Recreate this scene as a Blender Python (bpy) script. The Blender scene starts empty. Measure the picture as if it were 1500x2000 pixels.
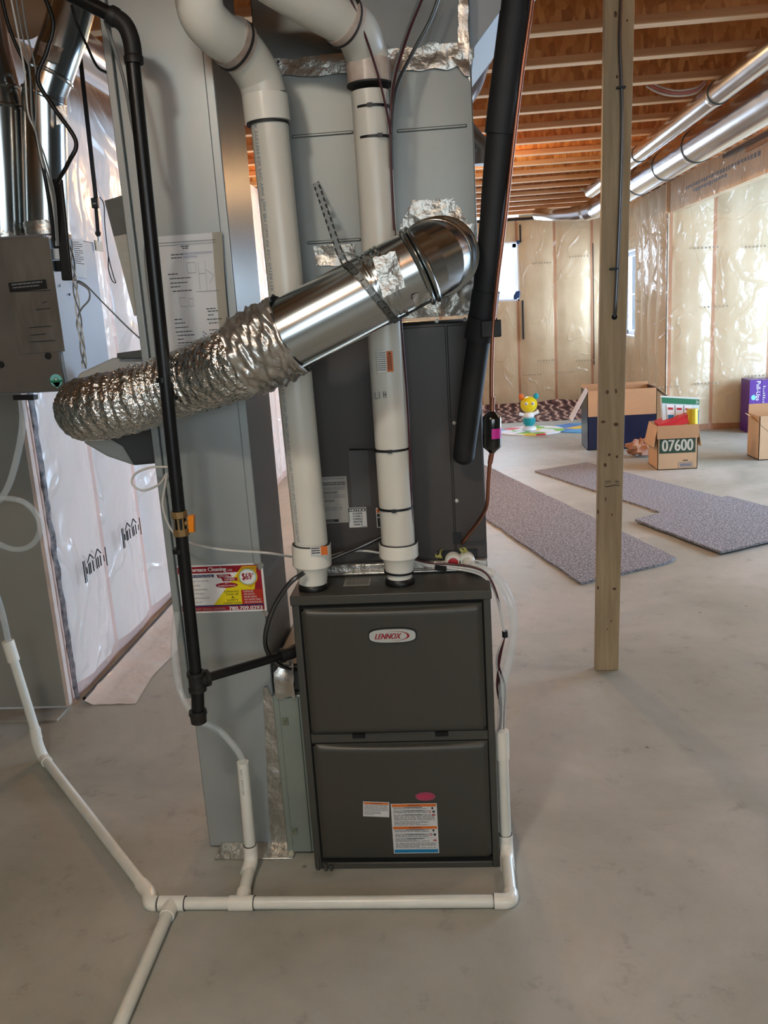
import bpy, math, random
from mathutils import Vector, Matrix, noise
R = random.Random(7)
SC = bpy.context.scene
COL = SC.collection
# ------------------------------------------------------------------ camera
F, PITCH, YAW, ROLL = 1678.5, .2314, .0825, .0626
CAM = Vector((.1783, -2.1724, 1.5735))
_cp, _sp = math.cos(PITCH), math.sin(PITCH)
_rz = Matrix.Rotation(YAW, 3, 'Z')
FW = _rz @ Vector((0, _cp, -_sp)); _rt = _rz @ Vector((1, 0, 0)); _dn = _rz @ Vector((0, -_sp, -_cp))
RT = math.cos(ROLL)*_rt + math.sin(ROLL)*_dn
DN = -math.sin(ROLL)*_rt + math.cos(ROLL)*_dn
cam = bpy.data.cameras.new('camera'); cam.sensor_fit = 'VERTICAL'; cam.sensor_height = 32; cam.lens = F/2000*32
cam.clip_start = .02
co = bpy.data.objects.new('camera', cam); COL.objects.link(co)
m = Matrix((RT, -DN, -FW)).transposed().to_4x4(); m.translation = CAM; co.matrix_world = m
SC.camera = co

def at(px, py, ax, val):
    "the point of the place seen at a pixel of the 1500x2000 photograph, on the plane ax = val"
    d = FW + RT*((px-750)/F) + DN*((py-1000)/F)
    i = 'XYZ'.index(ax)
    return CAM + d*((val-CAM[i])/d[i])
def aY(px, py, y): return at(px, py, 'Y', y)
def path(*pts): return [aY(*p) for p in pts]

# ------------------------------------------------------------------ light, world, exposure
SC.view_settings.view_transform = 'Standard'; SC.view_settings.look = 'None'
SC.view_settings.exposure = 0.22; SC.view_settings.gamma = 1; SC.view_settings.use_curve_mapping = False
w = bpy.data.worlds.new('world'); SC.world = w; w.use_nodes = True
w.node_tree.nodes['Background'].inputs[0].default_value = (.75, .87, 1, 1)
w.node_tree.nodes['Background'].inputs[1].default_value = 1.5
def area(name, loc, rot, sx, sy, e, c):
    l = bpy.data.lights.new(name, 'AREA'); l.shape = 'RECTANGLE'; l.size = sx; l.size_y = sy; l.energy = e; l.color = c
    o = bpy.data.objects.new(name, l); COL.objects.link(o); o.location = loc; o.rotation_euler = rot
def point(name, loc, e, c, r=.05):
    l = bpy.data.lights.new(name, 'POINT'); l.energy = e; l.color = c; l.shadow_soft_size = r
    o = bpy.data.objects.new(name, l); COL.objects.link(o); o.location = loc
H90 = math.pi/2
area('daylight_far_window', (.95, 10.95, 1.97), (-H90, 0, 0), .8, .7, 90, (.66, .82, 1))
area('daylight_side_window', (2.95, 10.0, 1.75), (0, H90, 0), 1.5, 1.0, 80, (.64, .80, 1))
area('daylight_patio_door', (5.7, 4.9, 1.3), (0, H90, 0), 2.2, 3.4, 350, (.50, .72, 1))
area('added_daylight_rear', (1.4, -5.2, 1.9), (H90, 0, 0), 3.2, 1.2, 38, (.84, .96, 1))  # unseen cool fill light added behind the camera
LAMP = (-.55, -1.95, 2.83)
point('bulb_light_near', LAMP, 80, (.95, 1, .92), .13)
point('bulb_light_mid', (-.2, 5.0, 2.60), 95, (1, .62, .28), .05)
point('added_bulb_light_right', (2.2, 1.2, 2.60), 48, (1, .95, .86), .06)  # unseen bulb light added to brighten the near joists and deck

# ------------------------------------------------------------------ materials
def lin(c): return tuple(((v/255)/12.92 if v/255 <= .04045 else ((v/255+.055)/1.055)**2.4) for v in c)
MATS = {}
def mat(name, rgb, rough=.5, metal=0, var=0, vs=6, bump=0, bs=40, coat=0, coatr=.1, aniso=None, rgb2=None, stretch=(1, 1, 1), spec=.5, alpha=1, trans=0, emit=0, bdist=.002, detail=4, coatbump=0, cbs=5):
    if name in MATS: return MATS[name]
    mt = bpy.data.materials.new(name); mt.use_nodes = True; nt = mt.node_tree; N = nt.nodes; L = nt.links
    b = N['Principled BSDF']; c = lin(rgb)
    b.inputs['Base Color'].default_value = (*c, 1); b.inputs['Roughness'].default_value = rough
    b.inputs['Metallic'].default_value = metal; b.inputs['Specular IOR Level'].default_value = spec
    if alpha < 1: b.inputs['Alpha'].default_value = alpha
    if trans: b.inputs['Transmission Weight'].default_value = trans
    if coat: b.inputs['Coat Weight'].default_value = coat; b.inputs['Coat Roughness'].default_value = coatr
    if emit: b.inputs['Emission Color'].default_value = (*c, 1); b.inputs['Emission Strength'].default_value = emit
    if var or rgb2 or bump or coatbump:
        tc = N.new('ShaderNodeTexCoord'); mp = N.new('ShaderNodeMapping'); mp.inputs['Scale'].default_value = stretch
        L.new(tc.outputs['Object'], mp.inputs['Vector'])
    if var or rgb2:
        n = N.new('ShaderNodeTexNoise'); n.inputs['Scale'].default_value = vs; n.inputs['Detail'].default_value = detail; n.inputs['Roughness'].default_value = .6
        L.new(mp.outputs[0], n.inputs['Vector'])
        cr = N.new('ShaderNodeValToRGB'); cr.color_ramp.elements[0].position = .32; cr.color_ramp.elements[1].position = .68
        if rgb2: c1, c2 = c, lin(rgb2)
        else: c1 = tuple(x*(1-var) for x in c); c2 = tuple(min(1, x*(1+var)) for x in c)
        cr.color_ramp.elements[0].color = (*c1, 1); cr.color_ramp.elements[1].color = (*c2, 1)
        L.new(n.outputs[0], cr.inputs[0]); L.new(cr.outputs[0], b.inputs['Base Color'])
        if metal > .5:
            mr = N.new('ShaderNodeMapRange'); mr.inputs[3].default_value = rough*.75; mr.inputs[4].default_value = min(1, rough*1.3)
            L.new(n.outputs[0], mr.inputs[0]); L.new(mr.outputs[0], b.inputs['Roughness'])
    if bump:
        n2 = N.new('ShaderNodeTexNoise'); n2.inputs['Scale'].default_value = bs; n2.inputs['Detail'].default_value = 3
        L.new(mp.outputs[0], n2.inputs['Vector'])
        bp = N.new('ShaderNodeBump'); bp.inputs['Strength'].default_value = bump; bp.inputs['Distance'].default_value = bdist
        L.new(n2.outputs[0], bp.inputs['Height']); L.new(bp.outputs[0], b.inputs['Normal'])
    if coatbump:
        n3 = N.new('ShaderNodeTexNoise'); n3.inputs['Scale'].default_value = cbs; n3.inputs['Detail'].default_value = 2; n3.inputs['Distortion'].default_value = 1.5
        L.new(mp.outputs[0], n3.inputs['Vector'])
        b3 = N.new('ShaderNodeBump'); b3.inputs['Strength'].default_value = coatbump; b3.inputs['Distance'].default_value = .05
        L.new(n3.outputs[0], b3.inputs['Height']); L.new(b3.outputs[0], b.inputs['Coat Normal'])
    MATS[name] = mt; return mt

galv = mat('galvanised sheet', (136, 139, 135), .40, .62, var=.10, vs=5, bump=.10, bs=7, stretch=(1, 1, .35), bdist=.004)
galv_dark = mat('galvanised sheet dark', (104, 106, 104), .42, .75, var=.12, vs=6, bump=.10, bs=6, bdist=.004)  # darker tone of the galvanised sheet
galv_duct = mat('bright galvanised pipe', (186, 190, 190), .20, 1, var=.06, vs=4, bump=.12, bs=3, stretch=(1, 1, 1), bdist=.01)
galv_far = mat('bright spiral pipe', (214, 218, 224), .22, 1, var=.06, vs=4, bump=.06, bs=4)
galv_green = mat('pale galvanised steel', (150, 160, 152), .42, .6, var=.08, vs=4, bump=.05, bs=10)
foil = mat('crumpled aluminium foil', (226, 226, 222), .22, 1, var=.05, vs=30, bump=1, bs=75, bdist=.010)
foil_tape = mat('aluminium foil tape', (190, 186, 180), .32, .9, var=.1, vs=20, bump=.8, bs=30, bdist=.004)
foil_mat = mat('dull foil tape', (186, 182, 174), .36, .85, var=.10, vs=14, bump=.9, bs=34, bdist=.007)
cab = mat('grey brown painted steel', (68, 66, 60), .42, .1, var=.05, vs=3, bump=.06, bs=160, bdist=.0006)
cab_door = mat('olive grey door paint', (64, 62, 56), .40, .1, var=.04, vs=2, bump=.08, bs=220, bdist=.0006)
cab_coil = mat('dark brown grey steel', (66, 60, 57), .45, .1, var=.06, vs=3, bump=.05, bs=90, bdist=.0006)
black = mat('black plastic', (14, 14, 14), .45)
gap_shade = mat('gap shade black', (8, 8, 8), .9)  # near black, paints the shade inside gaps, slots and the drilled hole
rubber = mat('black foam insulation', (22, 22, 25), .62, bump=.2, bs=50, bdist=.002, var=.2, vs=20)
gas = mat('black iron pipe', (20, 20, 21), .33, .2, bump=.25, bs=60, bdist=.001, var=.3, vs=18)
gasfit = mat('malleable iron', (40, 38, 37), .5, .3, bump=.5, bs=70, bdist=.0015, var=.25, vs=30)
pvc = mat('white pvc', (216, 213, 202), .30, var=.04, vs=5)
pvc_fit = mat('white pvc fitting', (232, 229, 218), .26, var=.03, vs=5)
pvc_dirty = mat('handled pvc', (220, 208, 196), .3, rgb2=(150, 125, 112), vs=7)
pvc_small = mat('drain pvc', (222, 222, 212), .3, var=.06, vs=9)
ring = mat('dark cement line', (40, 38, 36), .6)
clear = mat('clear vinyl tube', (225, 232, 232), .06, alpha=.28, spec=1)
white_cable = mat('white cable', (205, 203, 198), .4)
grey_cable = mat('grey cable', (120, 120, 118), .45)
maroon = mat('maroon wire', (70, 28, 32), .4)
copper = mat('copper', (158, 104, 84), .36, .9, var=.12, vs=5)
brass = mat('brass', (138, 112, 72), .55, .4, var=.25, vs=20)
orange = mat('orange plastic', (226, 132, 16), .4)
armor = mat('steel armoured cable', (110, 110, 112), .3, 1)
white = mat('white paper', (226, 226, 224), .6)
paper = mat('document paper', (212, 214, 216), .7, var=.03, vs=10)
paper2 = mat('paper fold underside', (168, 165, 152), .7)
sticker = mat('sticker grey white', (205, 205, 203), .5)
sticker_dim = mat('rating sticker', (158, 154, 146), .5)
ink = mat('black ink', (25, 25, 28), .6)
inkgrey = mat('grey ink', (118, 118, 120), .6)
inkblue = mat('blue ink', (70, 74, 140), .6)
pipeink = mat('blue grey pipe print', (120, 136, 150), .5)
s_orange = mat('warning orange', (214, 104, 22), .5)
s_blue = mat('label blue', (18, 120, 168), .5)
s_red = mat('label red', (176, 30, 44), .5)
crimson = mat('flyer crimson', (150, 16, 38), .35)
yellow = mat('flyer yellow', (226, 206, 20), .35)
gold = mat('flyer gold', (210, 160, 20), .35)
navy = mat('flyer navy', (40, 36, 92), .35)
redor = mat('flyer red orange', (176, 44, 26), .35)
mint = mat('mint', (120, 196, 190), .5)
green = mat('label green', (36, 120, 84), .5)
lred = mat('emblem red', (150, 20, 34), .35)
chrome = mat('emblem silver', (190, 194, 190), .35, .2)
pink = mat('pink viewing window', (176, 36, 78), .2, coat=1)
pinkrim = mat('pink window rim', (150, 70, 90), .3)
magenta = mat('magenta sticker', (205, 40, 150), .5)
blackgloss = mat('black gloss enamel', (9, 9, 10), .15, coat=1)
hrvgrey = mat('ventilator blue grey steel', (150, 158, 168), .4, .3, var=.03, vs=4)
hrvfront = mat('ventilator door', (104, 98, 92), .35, .2, var=.12, vs=5)
hrvdecal = mat('ventilator decal film', (122, 116, 108), .2, .2, rgb2=(92, 86, 80), vs=5, stretch=(3, 1, .7))
humid = mat('humidifier housing', (176, 178, 174), .4)
humiddark = mat('humidifier cover', (78, 78, 78), .5)
wood = mat('spf lumber', (186, 164, 130), .65, rgb2=(160, 138, 104), vs=4, stretch=(9, 9, .7), bump=.2, bs=20)
woodedge = mat('lumber edge', (206, 172, 128), .65, rgb2=(184, 146, 104), vs=6, stretch=(6, 6, .8))
knot = mat('wood knot', (78, 54, 36), .7, rgb2=(112, 86, 60), vs=60)
joistw = mat('joist lumber', (196, 148, 104), .7, rgb2=(170, 120, 78), vs=3, stretch=(.6, 8, 8), bump=.15, bs=16)
joiste = mat('joist lumber lit pale', (232, 200, 162), .7, rgb2=(214, 176, 134), vs=4, stretch=(.5, 6, 6))  # paler copy of the joist lumber; light on flange undersides put into the colour
tape = mat('black sealant', (22, 22, 30), .4, bump=.8, bs=60, bdist=.004)
bluetape = mat('blue tape', (20, 60, 110), .4)
vinyl = mat('window vinyl', (226, 232, 240), .35)
drywall = mat('bare drywall', (148, 148, 140), .85, var=.025, vs=3)
gypedge = mat('drywall edge', (214, 196, 186), .8, var=.08, vs=20)
cardboard = mat('cardboard', (186, 140, 98), .8, var=.06, vs=4)
cardboard2 = mat('cardboard light', (196, 160, 122), .8, var=.05, vs=5)
navybox = mat('navy printed board', (26, 34, 66), .3, rgb2=(16, 22, 46), vs=3)
boxgreen = mat('dark green print', (36, 58, 38), .6)
boxgrey = mat('light print', (196, 190, 170), .6)
purple = mat('purple board', (84, 36, 130), .35)
toyyellow = mat('toy yellow', (236, 206, 20), .3)
toyteal = mat('toy teal', (16, 150, 160), .3)
kraft = mat('kraft paper', (188, 140, 108), .7, rgb2=(150, 98, 74), vs=9)
polyfloor = mat('poly sheet skirt', (226, 214, 204), .22, alpha=.72, bump=.6, bs=6, bdist=.03)
whitegloss = mat('white gloss', (235, 235, 235), .3)
darkplastic = mat('slate pipe', (72, 74, 88), .35, var=.08, vs=6)

def nodes_mat(name, build):
    mt = bpy.data.materials.new(name); mt.use_nodes = True
    build(mt.node_tree, mt.node_tree.nodes, mt.node_tree.links, mt.node_tree.nodes['Principled BSDF']); MATS[name] = mt; return mt
def ramp(N, stops):
    cr = N.new('ShaderNodeValToRGB'); e = cr.color_ramp.elements
    while len(e) < len(stops): e.new(.5)
    for k, (p, c) in enumerate(stops): e[k].position = p; e[k].color = (*lin(c), 1)
    return cr
def concrete(nt, N, L, b):
    tc = N.new('ShaderNodeTexCoord')
    a = N.new('ShaderNodeTexNoise'); a.inputs['Scale'].default_value = 1.1; a.inputs['Detail'].default_value = 8; a.inputs['Roughness'].default_value = .62; a.inputs['Distortion'].default_value = .6
    c = N.new('ShaderNodeTexNoise'); c.inputs['Scale'].default_value = 9; c.inputs['Detail'].default_value = 8; c.inputs['Roughness'].default_value = .7
    for t in (a, c): L.new(tc.outputs['Object'], t.inputs['Vector'])
    r1 = ramp(N, [(.3, (138, 138, 128)), (.5, (158, 157, 147)), (.7, (178, 175, 168))])
    r2 = ramp(N, [(.30, (120, 118, 112)), (.42, (190, 190, 190)), (.75, (206, 206, 206))])
    L.new(a.outputs[0], r1.inputs[0]); L.new(c.outputs[0], r2.inputs[0])
    mx = N.new('ShaderNodeMix'); mx.data_type = 'RGBA'; mx.blend_type = 'OVERLAY'; mx.inputs[0].default_value = .38
    L.new(r1.outputs[0], mx.inputs[6]); L.new(r2.outputs[0], mx.inputs[7])
    # scattered dark scuffs
    v = N.new('ShaderNodeTexVoronoi'); v.inputs['Scale'].default_value = 3.1; L.new(tc.outputs['Object'], v.inputs['Vector'])
    r3 = ramp(N, [(.018, (70, 68, 64)), (.03, (255, 255, 255))]); L.new(v.outputs['Distance'], r3.inputs[0])
    m2 = N.new('ShaderNodeMix'); m2.data_type = 'RGBA'; m2.blend_type = 'MULTIPLY'; m2.inputs[0].default_value = .55
    L.new(mx.outputs[2], m2.inputs[6]); L.new(r3.outputs[0], m2.inputs[7]); L.new(m2.outputs[2], b.inputs['Base Color'])
    mr = N.new('ShaderNodeMapRange'); mr.inputs[3].default_value = .38; mr.inputs[4].default_value = .62; L.new(a.outputs[0], mr.inputs[0]); L.new(mr.outputs[0], b.inputs['Roughness'])
    bp = N.new('ShaderNodeBump'); bp.inputs['Strength'].default_value = .12; bp.inputs['Distance'].default_value = .01; L.new(c.outputs[0], bp.inputs['Height']); L.new(bp.outputs[0], b.inputs['Normal'])
concrete_m = nodes_mat('trowelled concrete', concrete)
def osb(nt, N, L, b):
    tc = N.new('ShaderNodeTexCoord')
    v = N.new('ShaderNodeTexVoronoi'); v.inputs['Scale'].default_value = 26; v.inputs['Randomness'].default_value = 1
    n = N.new('ShaderNodeTexNoise'); n.inputs['Scale'].default_value = 5; n.inputs['Distortion'].default_value = 2
    mp = N.new('ShaderNodeMapping'); mp.inputs['Scale'].default_value = (1.5, 1, .6); mp.inputs['Rotation'].default_value = (0, .7, .5)
    L.new(tc.outputs['Object'], mp.inputs[0]); L.new(mp.outputs[0], v.inputs['Vector']); L.new(tc.outputs['Object'], n.inputs['Vector'])
    r = ramp(N, [(.15, (156, 100, 54)), (.5, (196, 134, 78)), (.85, (220, 166, 106))]); sp = N.new('ShaderNodeSeparateColor')
    L.new(v.outputs['Color'], sp.inputs[0]); ad = N.new('ShaderNodeMath'); ad.operation = 'MULTIPLY_ADD'; ad.inputs[1].default_value = .6
    m3 = N.new('ShaderNodeMath'); m3.operation = 'MULTIPLY'; m3.inputs[1].default_value = .5; L.new(n.outputs[0], m3.inputs[0])
    L.new(sp.outputs[0], ad.inputs[0]); L.new(m3.outputs[0], ad.inputs[2]); L.new(ad.outputs[0], r.inputs[0]); L.new(r.outputs[0], b.inputs['Base Color'])
    b.inputs['Roughness'].default_value = .6
osb_m = nodes_mat('strand board', osb)
def carpet(nt, N, L, b):
    tc = N.new('ShaderNodeTexCoord'); n = N.new('ShaderNodeTexNoise'); n.inputs['Scale'].default_value = 80; n.inputs['Detail'].default_value = 3; n.inputs['Roughness'].default_value = .8
    L.new(tc.outputs['Object'], n.inputs['Vector']); r = ramp(N, [(.36, (80, 78, 80)), (.5, (128, 126, 130)), (.64, (184, 182, 188))])
    L.new(n.outputs[0], r.inputs[0]); L.new(r.outputs[0], b.inputs['Base Color']); b.inputs['Roughness'].default_value = .95
    bp = N.new('ShaderNodeBump'); bp.inputs['Strength'].default_value = .9; bp.inputs['Distance'].default_value = .008; L.new(n.outputs[0], bp.inputs['Height']); L.new(bp.outputs[0], b.inputs['Normal'])
carpet_m = nodes_mat('flecked grey carpet', carpet)
def rugm(nt, N, L, b):
    tc = N.new('ShaderNodeTexCoord'); n = N.new('ShaderNodeTexWave'); n.inputs['Scale'].default_value = 3.2; n.inputs['Distortion'].default_value = 9; n.inputs['Detail'].default_value = 3
    mp = N.new('ShaderNodeMapping'); mp.inputs['Scale'].default_value = (.8, 1.5, 1); L.new(tc.outputs['Object'], mp.inputs[0]); L.new(mp.outputs[0], n.inputs['Vector'])
    r = ramp(N, [(.1, (48, 28, 26)), (.4, (92, 48, 44)), (.6, (120, 72, 62)), (.8, (56, 36, 34)), (.95, (190, 160, 140))]); L.new(n.outputs[0], r.inputs[0]); L.new(r.outputs[0], b.inputs['Base Color']); b.inputs['Roughness'].default_value = .9
rug_m = nodes_mat('patterned rug weave', rugm)
def matm(pal, sc):
    def f(nt, N, L, b):
        tc = N.new('ShaderNodeTexCoord'); v = N.new('ShaderNodeTexVoronoi'); v.inputs['Scale'].default_value = sc; L.new(tc.outputs['Object'], v.inputs['Vector'])
        sp = N.new('ShaderNodeSeparateColor'); L.new(v.outputs['Color'], sp.inputs[0]); r = ramp(N, pal); r.color_ramp.interpolation = 'CONSTANT'; L.new(sp.outputs[0], r.inputs[0]); L.new(r.outputs[0], b.inputs['Base Color']); b.inputs['Roughness'].default_value = .45
    return f
playmat_a = nodes_mat('bright play mat print', matm([(0, (226, 232, 236)), (.3, (120, 196, 60)), (.45, (240, 214, 70)), (.58, (220, 40, 70)), (.68, (60, 170, 220)), (.8, (236, 236, 240))], 6))
playmat_b = nodes_mat('blue yellow play mat print', matm([(0, (40, 120, 200)), (.35, (60, 160, 220)), (.6, (236, 196, 40)), (.8, (30, 96, 170))], 4))
def polymat(name, base, base2, coat=.6, wr=1.0, rough=.2):
    def f(nt, N, L, b):
        tc = N.new('ShaderNodeTexCoord')
        n = N.new('ShaderNodeTexNoise'); n.inputs['Scale'].default_value = 1.8; n.inputs['Detail'].default_value = 5; L.new(tc.outputs['Object'], n.inputs['Vector'])
        r = ramp(N, [(.3, base2), (.7, base)]); L.new(n.outputs[0], r.inputs[0]); L.new(r.outputs[0], b.inputs['Base Color'])
        b.inputs['Roughness'].default_value = .7; b.inputs['Coat Weight'].default_value = coat; b.inputs['Coat Roughness'].default_value = rough
        mp = N.new('ShaderNodeMapping'); mp.inputs['Scale'].default_value = (1, 1, .7); mp.inputs['Rotation'].default_value = (.4, .5, .3); L.new(tc.outputs['Object'], mp.inputs[0])
        w1 = N.new('ShaderNodeTexNoise'); w1.inputs['Scale'].default_value = 2.2; w1.inputs['Detail'].default_value = 2; w1.inputs['Distortion'].default_value = .8; L.new(mp.outputs[0], w1.inputs['Vector'])
        sb_ = N.new('ShaderNodeMath'); sb_.operation = 'SUBTRACT'; sb_.inputs[1].default_value = .5; L.new(w1.outputs[0], sb_.inputs[0])
        ab = N.new('ShaderNodeMath'); ab.operation = 'ABSOLUTE'; L.new(sb_.outputs[0], ab.inputs[0])
        rr = N.new('ShaderNodeMapRange'); rr.inputs[1].default_value = 0; rr.inputs[2].default_value = .035; rr.inputs[3].default_value = 1; rr.inputs[4].default_value = 0; L.new(ab.outputs[0], rr.inputs[0])
        w2 = N.new('ShaderNodeTexNoise'); w2.inputs['Scale'].default_value = 3.5; w2.inputs['Detail'].default_value = 4; L.new(mp.outputs[0], w2.inputs['Vector'])
        sm = N.new('ShaderNodeMath'); sm.operation = 'MULTIPLY_ADD'; sm.inputs[1].default_value = .35; L.new(rr.outputs[0], sm.inputs[0]); L.new(w2.outputs[0], sm.inputs[2])
        bp = N.new('ShaderNodeBump'); bp.inputs['Strength'].default_value = wr; bp.inputs['Distance'].default_value = .05; L.new(sm.outputs[0], bp.inputs['Height']); L.new(bp.outputs[0], b.inputs['Coat Normal'])
        bp2 = N.new('ShaderNodeBump'); bp2.inputs['Strength'].default_value = .12; bp2.inputs['Distance'].default_value = .05; L.new(sm.outputs[0], bp2.inputs['Height']); L.new(bp2.outputs[0], b.inputs['Normal'])
    return nodes_mat(name, f)
batt = polymat('insulation behind poly', (214, 194, 160), (196, 174, 138))
battstud = polymat('stud behind poly', (196, 148, 112), (164, 116, 82))
battL = polymat('pale insulation behind poly', (232, 222, 216), (220, 208, 200), coat=.8, wr=.8, rough=.25)
battstudL = polymat('pale stud behind poly', (222, 190, 180), (206, 178, 168), wr=.5, rough=.25)
osbwrap = polymat('strand board behind poly', (224, 196, 160), (200, 168, 130), coat=.6)

# ------------------------------------------------------------------ mesh builder
_tx = {}
def text_geo(s):
    if s in _tx: return _tx[s]
    c = bpy.data.curves.new('t', 'FONT'); c.body = s; c.resolution_u = 3; c.size = 1
    o = bpy.data.objects.new('t', c); COL.objects.link(o)
    dg = bpy.context.evaluated_depsgraph_get(); me = o.evaluated_get(dg).to_mesh()
    V = [(v.co.x, v.co.y) for v in me.vertices]; Fc = [tuple(p.vertices) for p in me.polygons]
    o.evaluated_get(dg).to_mesh_clear(); bpy.data.objects.remove(o); bpy.data.curves.remove(c)
    x0 = min(v[0] for v in V); x1 = max(v[0] for v in V); y0 = min(v[1] for v in V); y1 = max(v[1] for v in V)
    V = [((x-x0)/(x1-x0), (y-y0)/(y1-y0)) for x, y in V]
    _tx[s] = (V, Fc); return _tx[s]

class MB:
    def __init__(s): s.v = []; s.f = []; s.m = []; s.s = []; s.mats = []
    def mi(s, m):
        if m not in s.mats: s.mats.append(m)
        return s.mats.index(m)
    def add(s, V, Fc, m, smooth=False):
        b = len(s.v); s.v += [Vector(v) for v in V]; k = s.mi(m)
        for f in Fc: s.f.append(tuple(b+i for i in f)); s.m.append(k); s.s.append(smooth)
        return s
    def box(s, x0, x1, y0, y1, z0, z1, m):
        V = [(x, y, z) for z in (z0, z1) for y in (y0, y1) for x in (x0, x1)]
        return s.add(V, [(0, 2, 3, 1), (4, 5, 7, 6), (0, 1, 5, 4), (2, 6, 7, 3), (0, 4, 6, 2), (1, 3, 7, 5)], m)
    def hexa(s, V, m): # 4 bottom CCW then 4 top
        return s.add(V, [(3, 2, 1, 0), (4, 5, 6, 7), (0, 1, 5, 4), (1, 2, 6, 5), (2, 3, 7, 6), (3, 0, 4, 7)], m)
    def bar(s, a, b, w, h, m, up=Vector((0, 0, 1))):
        a = Vector(a); b = Vector(b); d = (b-a).normalized(); u = d.cross(up).normalized() if abs(d.dot(up)) < .99 else Vector((1, 0, 0)); n = u.cross(d)
        c = [u*x*w/2+n*y*h/2 for x, y in ((-1, -1), (1, -1), (1, 1), (-1, 1))]
        return s.add([a+k for k in c]+[b+k for k in c], [(3, 2, 1, 0), (4, 5, 6, 7), (0, 1, 5, 4), (1, 2, 6, 5), (2, 3, 7, 6), (3, 0, 4, 7)], m)
    def prism(s, poly, off, m):
        "closed solid: polygon of 3-D points extruded by the vector off"
        n = len(poly); P = [Vector(p) for p in poly]; Q = [p+Vector(off) for p in P]
        return s.add(P+Q, [tuple(range(n-1, -1, -1)), tuple(range(n, 2*n))]+[(i, (i+1) % n, n+(i+1) % n, n+i) for i in range(n)], m)
    def tube(s, pts, r, m, n=14, caps=True, smooth=True, squash=None, rf=None):
        P = [Vector(p) for p in pts]; N_ = len(P)
        rr = r if isinstance(r, (list, tuple)) else [r]*N_
        T = []
        for i in range(N_):
            d = P[min(i+1, N_-1)]-P[max(i-1, 0)]; T.append(d.normalized())
        up = Vector((0, 0, 1)) if abs(T[0].z) < .9 else Vector((0, -1, 0))
        u = T[0].cross(up).normalized(); V = []
        for i in range(N_):
            u = (u-T[i]*u.dot(T[i])).normalized(); w_ = T[i].cross(u)
            for k in range(n):
                a = 2*math.pi*k/n; q = rr[i]*(rf(i, k) if rf else 1)
                V.append(P[i]+(u*math.cos(a)+w_*math.sin(a)*(squash or 1))*q)
        Fc = [(i*n+k, i*n+(k+1) % n, (i+1)*n+(k+1) % n, (i+1)*n+k) for i in range(N_-1) for k in range(n)]
        s.add(V, Fc, m, smooth)
        if caps:
            b = len(s.v)-len(V); k = s.mi(m)
            s.f.append(tuple(b+i for i in range(n-1, -1, -1))); s.m.append(k); s.s.append(False)
            s.f.append(tuple(b+(N_-1)*n+i for i in range(n))); s.m.append(k); s.s.append(False)
        return s
    def lathe(s, base, axis, prof, m, n=28, smooth=True):
        "profile [(distance along axis, radius)]"
        a = Vector(axis).normalized(); up = Vector((0, 0, 1)) if abs(a.z) < .9 else Vector((0, -1, 0)); u = a.cross(up).normalized(); w_ = a.cross(u)
        V = [Vector(base)+a*h+(u*math.cos(2*math.pi*k/n)+w_*math.sin(2*math.pi*k/n))*r for h, r in prof for k in range(n)]
        Fc = [(i*n+k, i*n+(k+1) % n, (i+1)*n+(k+1) % n, (i+1)*n+k) for i in range(len(prof)-1) for k in range(n)]
        Fc += [tuple(range(n-1, -1, -1)), tuple((len(prof)-1)*n+k for k in range(n))]
        return s.add(V, Fc, m, smooth)
    def sphere(s, c, r, m, n=16, sc=(1, 1, 1)):
        c = Vector(c); V = []; h = n//2
        for i in range(h+1):
            t = math.pi*i/h
            for k in range(n):
                p = 2*math.pi*k/n; V.append(c+Vector((math.sin(t)*math.cos(p)*sc[0], math.sin(t)*math.sin(p)*sc[1], math.cos(t)*sc[2]))*r)
        return s.add(V, [(i*n+k, (i+1)*n+k, (i+1)*n+(k+1) % n, i*n+(k+1) % n) for i in range(h) for k in range(n)], m, True)
    def build(s, name, parent=None, bevel=0, seg=2, sharp=40):
        me = bpy.data.meshes.new(name)
        c = sum(s.v, Vector())/len(s.v) if parent is None and s.v else Vector()
        if parent is None:
            zs = min(v.z for v in s.v); c.z = zs
        me.from_pydata([v-c for v in s.v], [], s.f)
        for m_ in s.mats: me.materials.append(m_)
        me.polygons.foreach_set('material_index', s.m); me.polygons.foreach_set('use_smooth', s.s)
        me.validate(); me.update()
        try: me.set_sharp_from_angle(angle=math.radians(sharp))
        except Exception: pass
        o = bpy.data.objects.new(name, me); COL.objects.link(o)
        if parent is None: o.location = c
        else:
            wl = Vector(); p = parent
            while p: wl += p.location; p = p.parent
            o.parent = parent
            if parent.type == 'EMPTY' or True: o.location = -wl
        if bevel:
            b = o.modifiers.new('bevel', 'BEVEL'); b.width = bevel; b.segments = seg; b.limit_method = 'ANGLE'; b.angle_limit = math.radians(35)
        return o

def spline(P, k=8):
    P = [Vector(p) for p in P]; out = []
    for i in range(len(P)-1):
        a = P[i-1] if i else P[0]*2-P[1]; b = P[i]; c = P[i+1]; d = P[i+2] if i+2 < len(P) else P[-1]*2-P[-2]
        for j in range(k):
            t = j/k; out.append(.5*((2*b)+(c-a)*t+(2*a-5*b+4*c-d)*t*t+(3*b-a-3*c+d)*t**3))
    out.append(P[-1]); return out
def tag(o, label, cat, group=None, kind=None):
    o['label'] = label; o['category'] = cat
    if group: o['group'] = group
    if kind: o['kind'] = kind
    return o
def thing(name, loc, label, cat, group=None):
    o = bpy.data.objects.new(name, None); o.empty_display_size = .05; COL.objects.link(o); o.location = loc
    return tag(o, label, cat, group)
def struct(o): o['kind'] = 'structure'; return o

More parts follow.
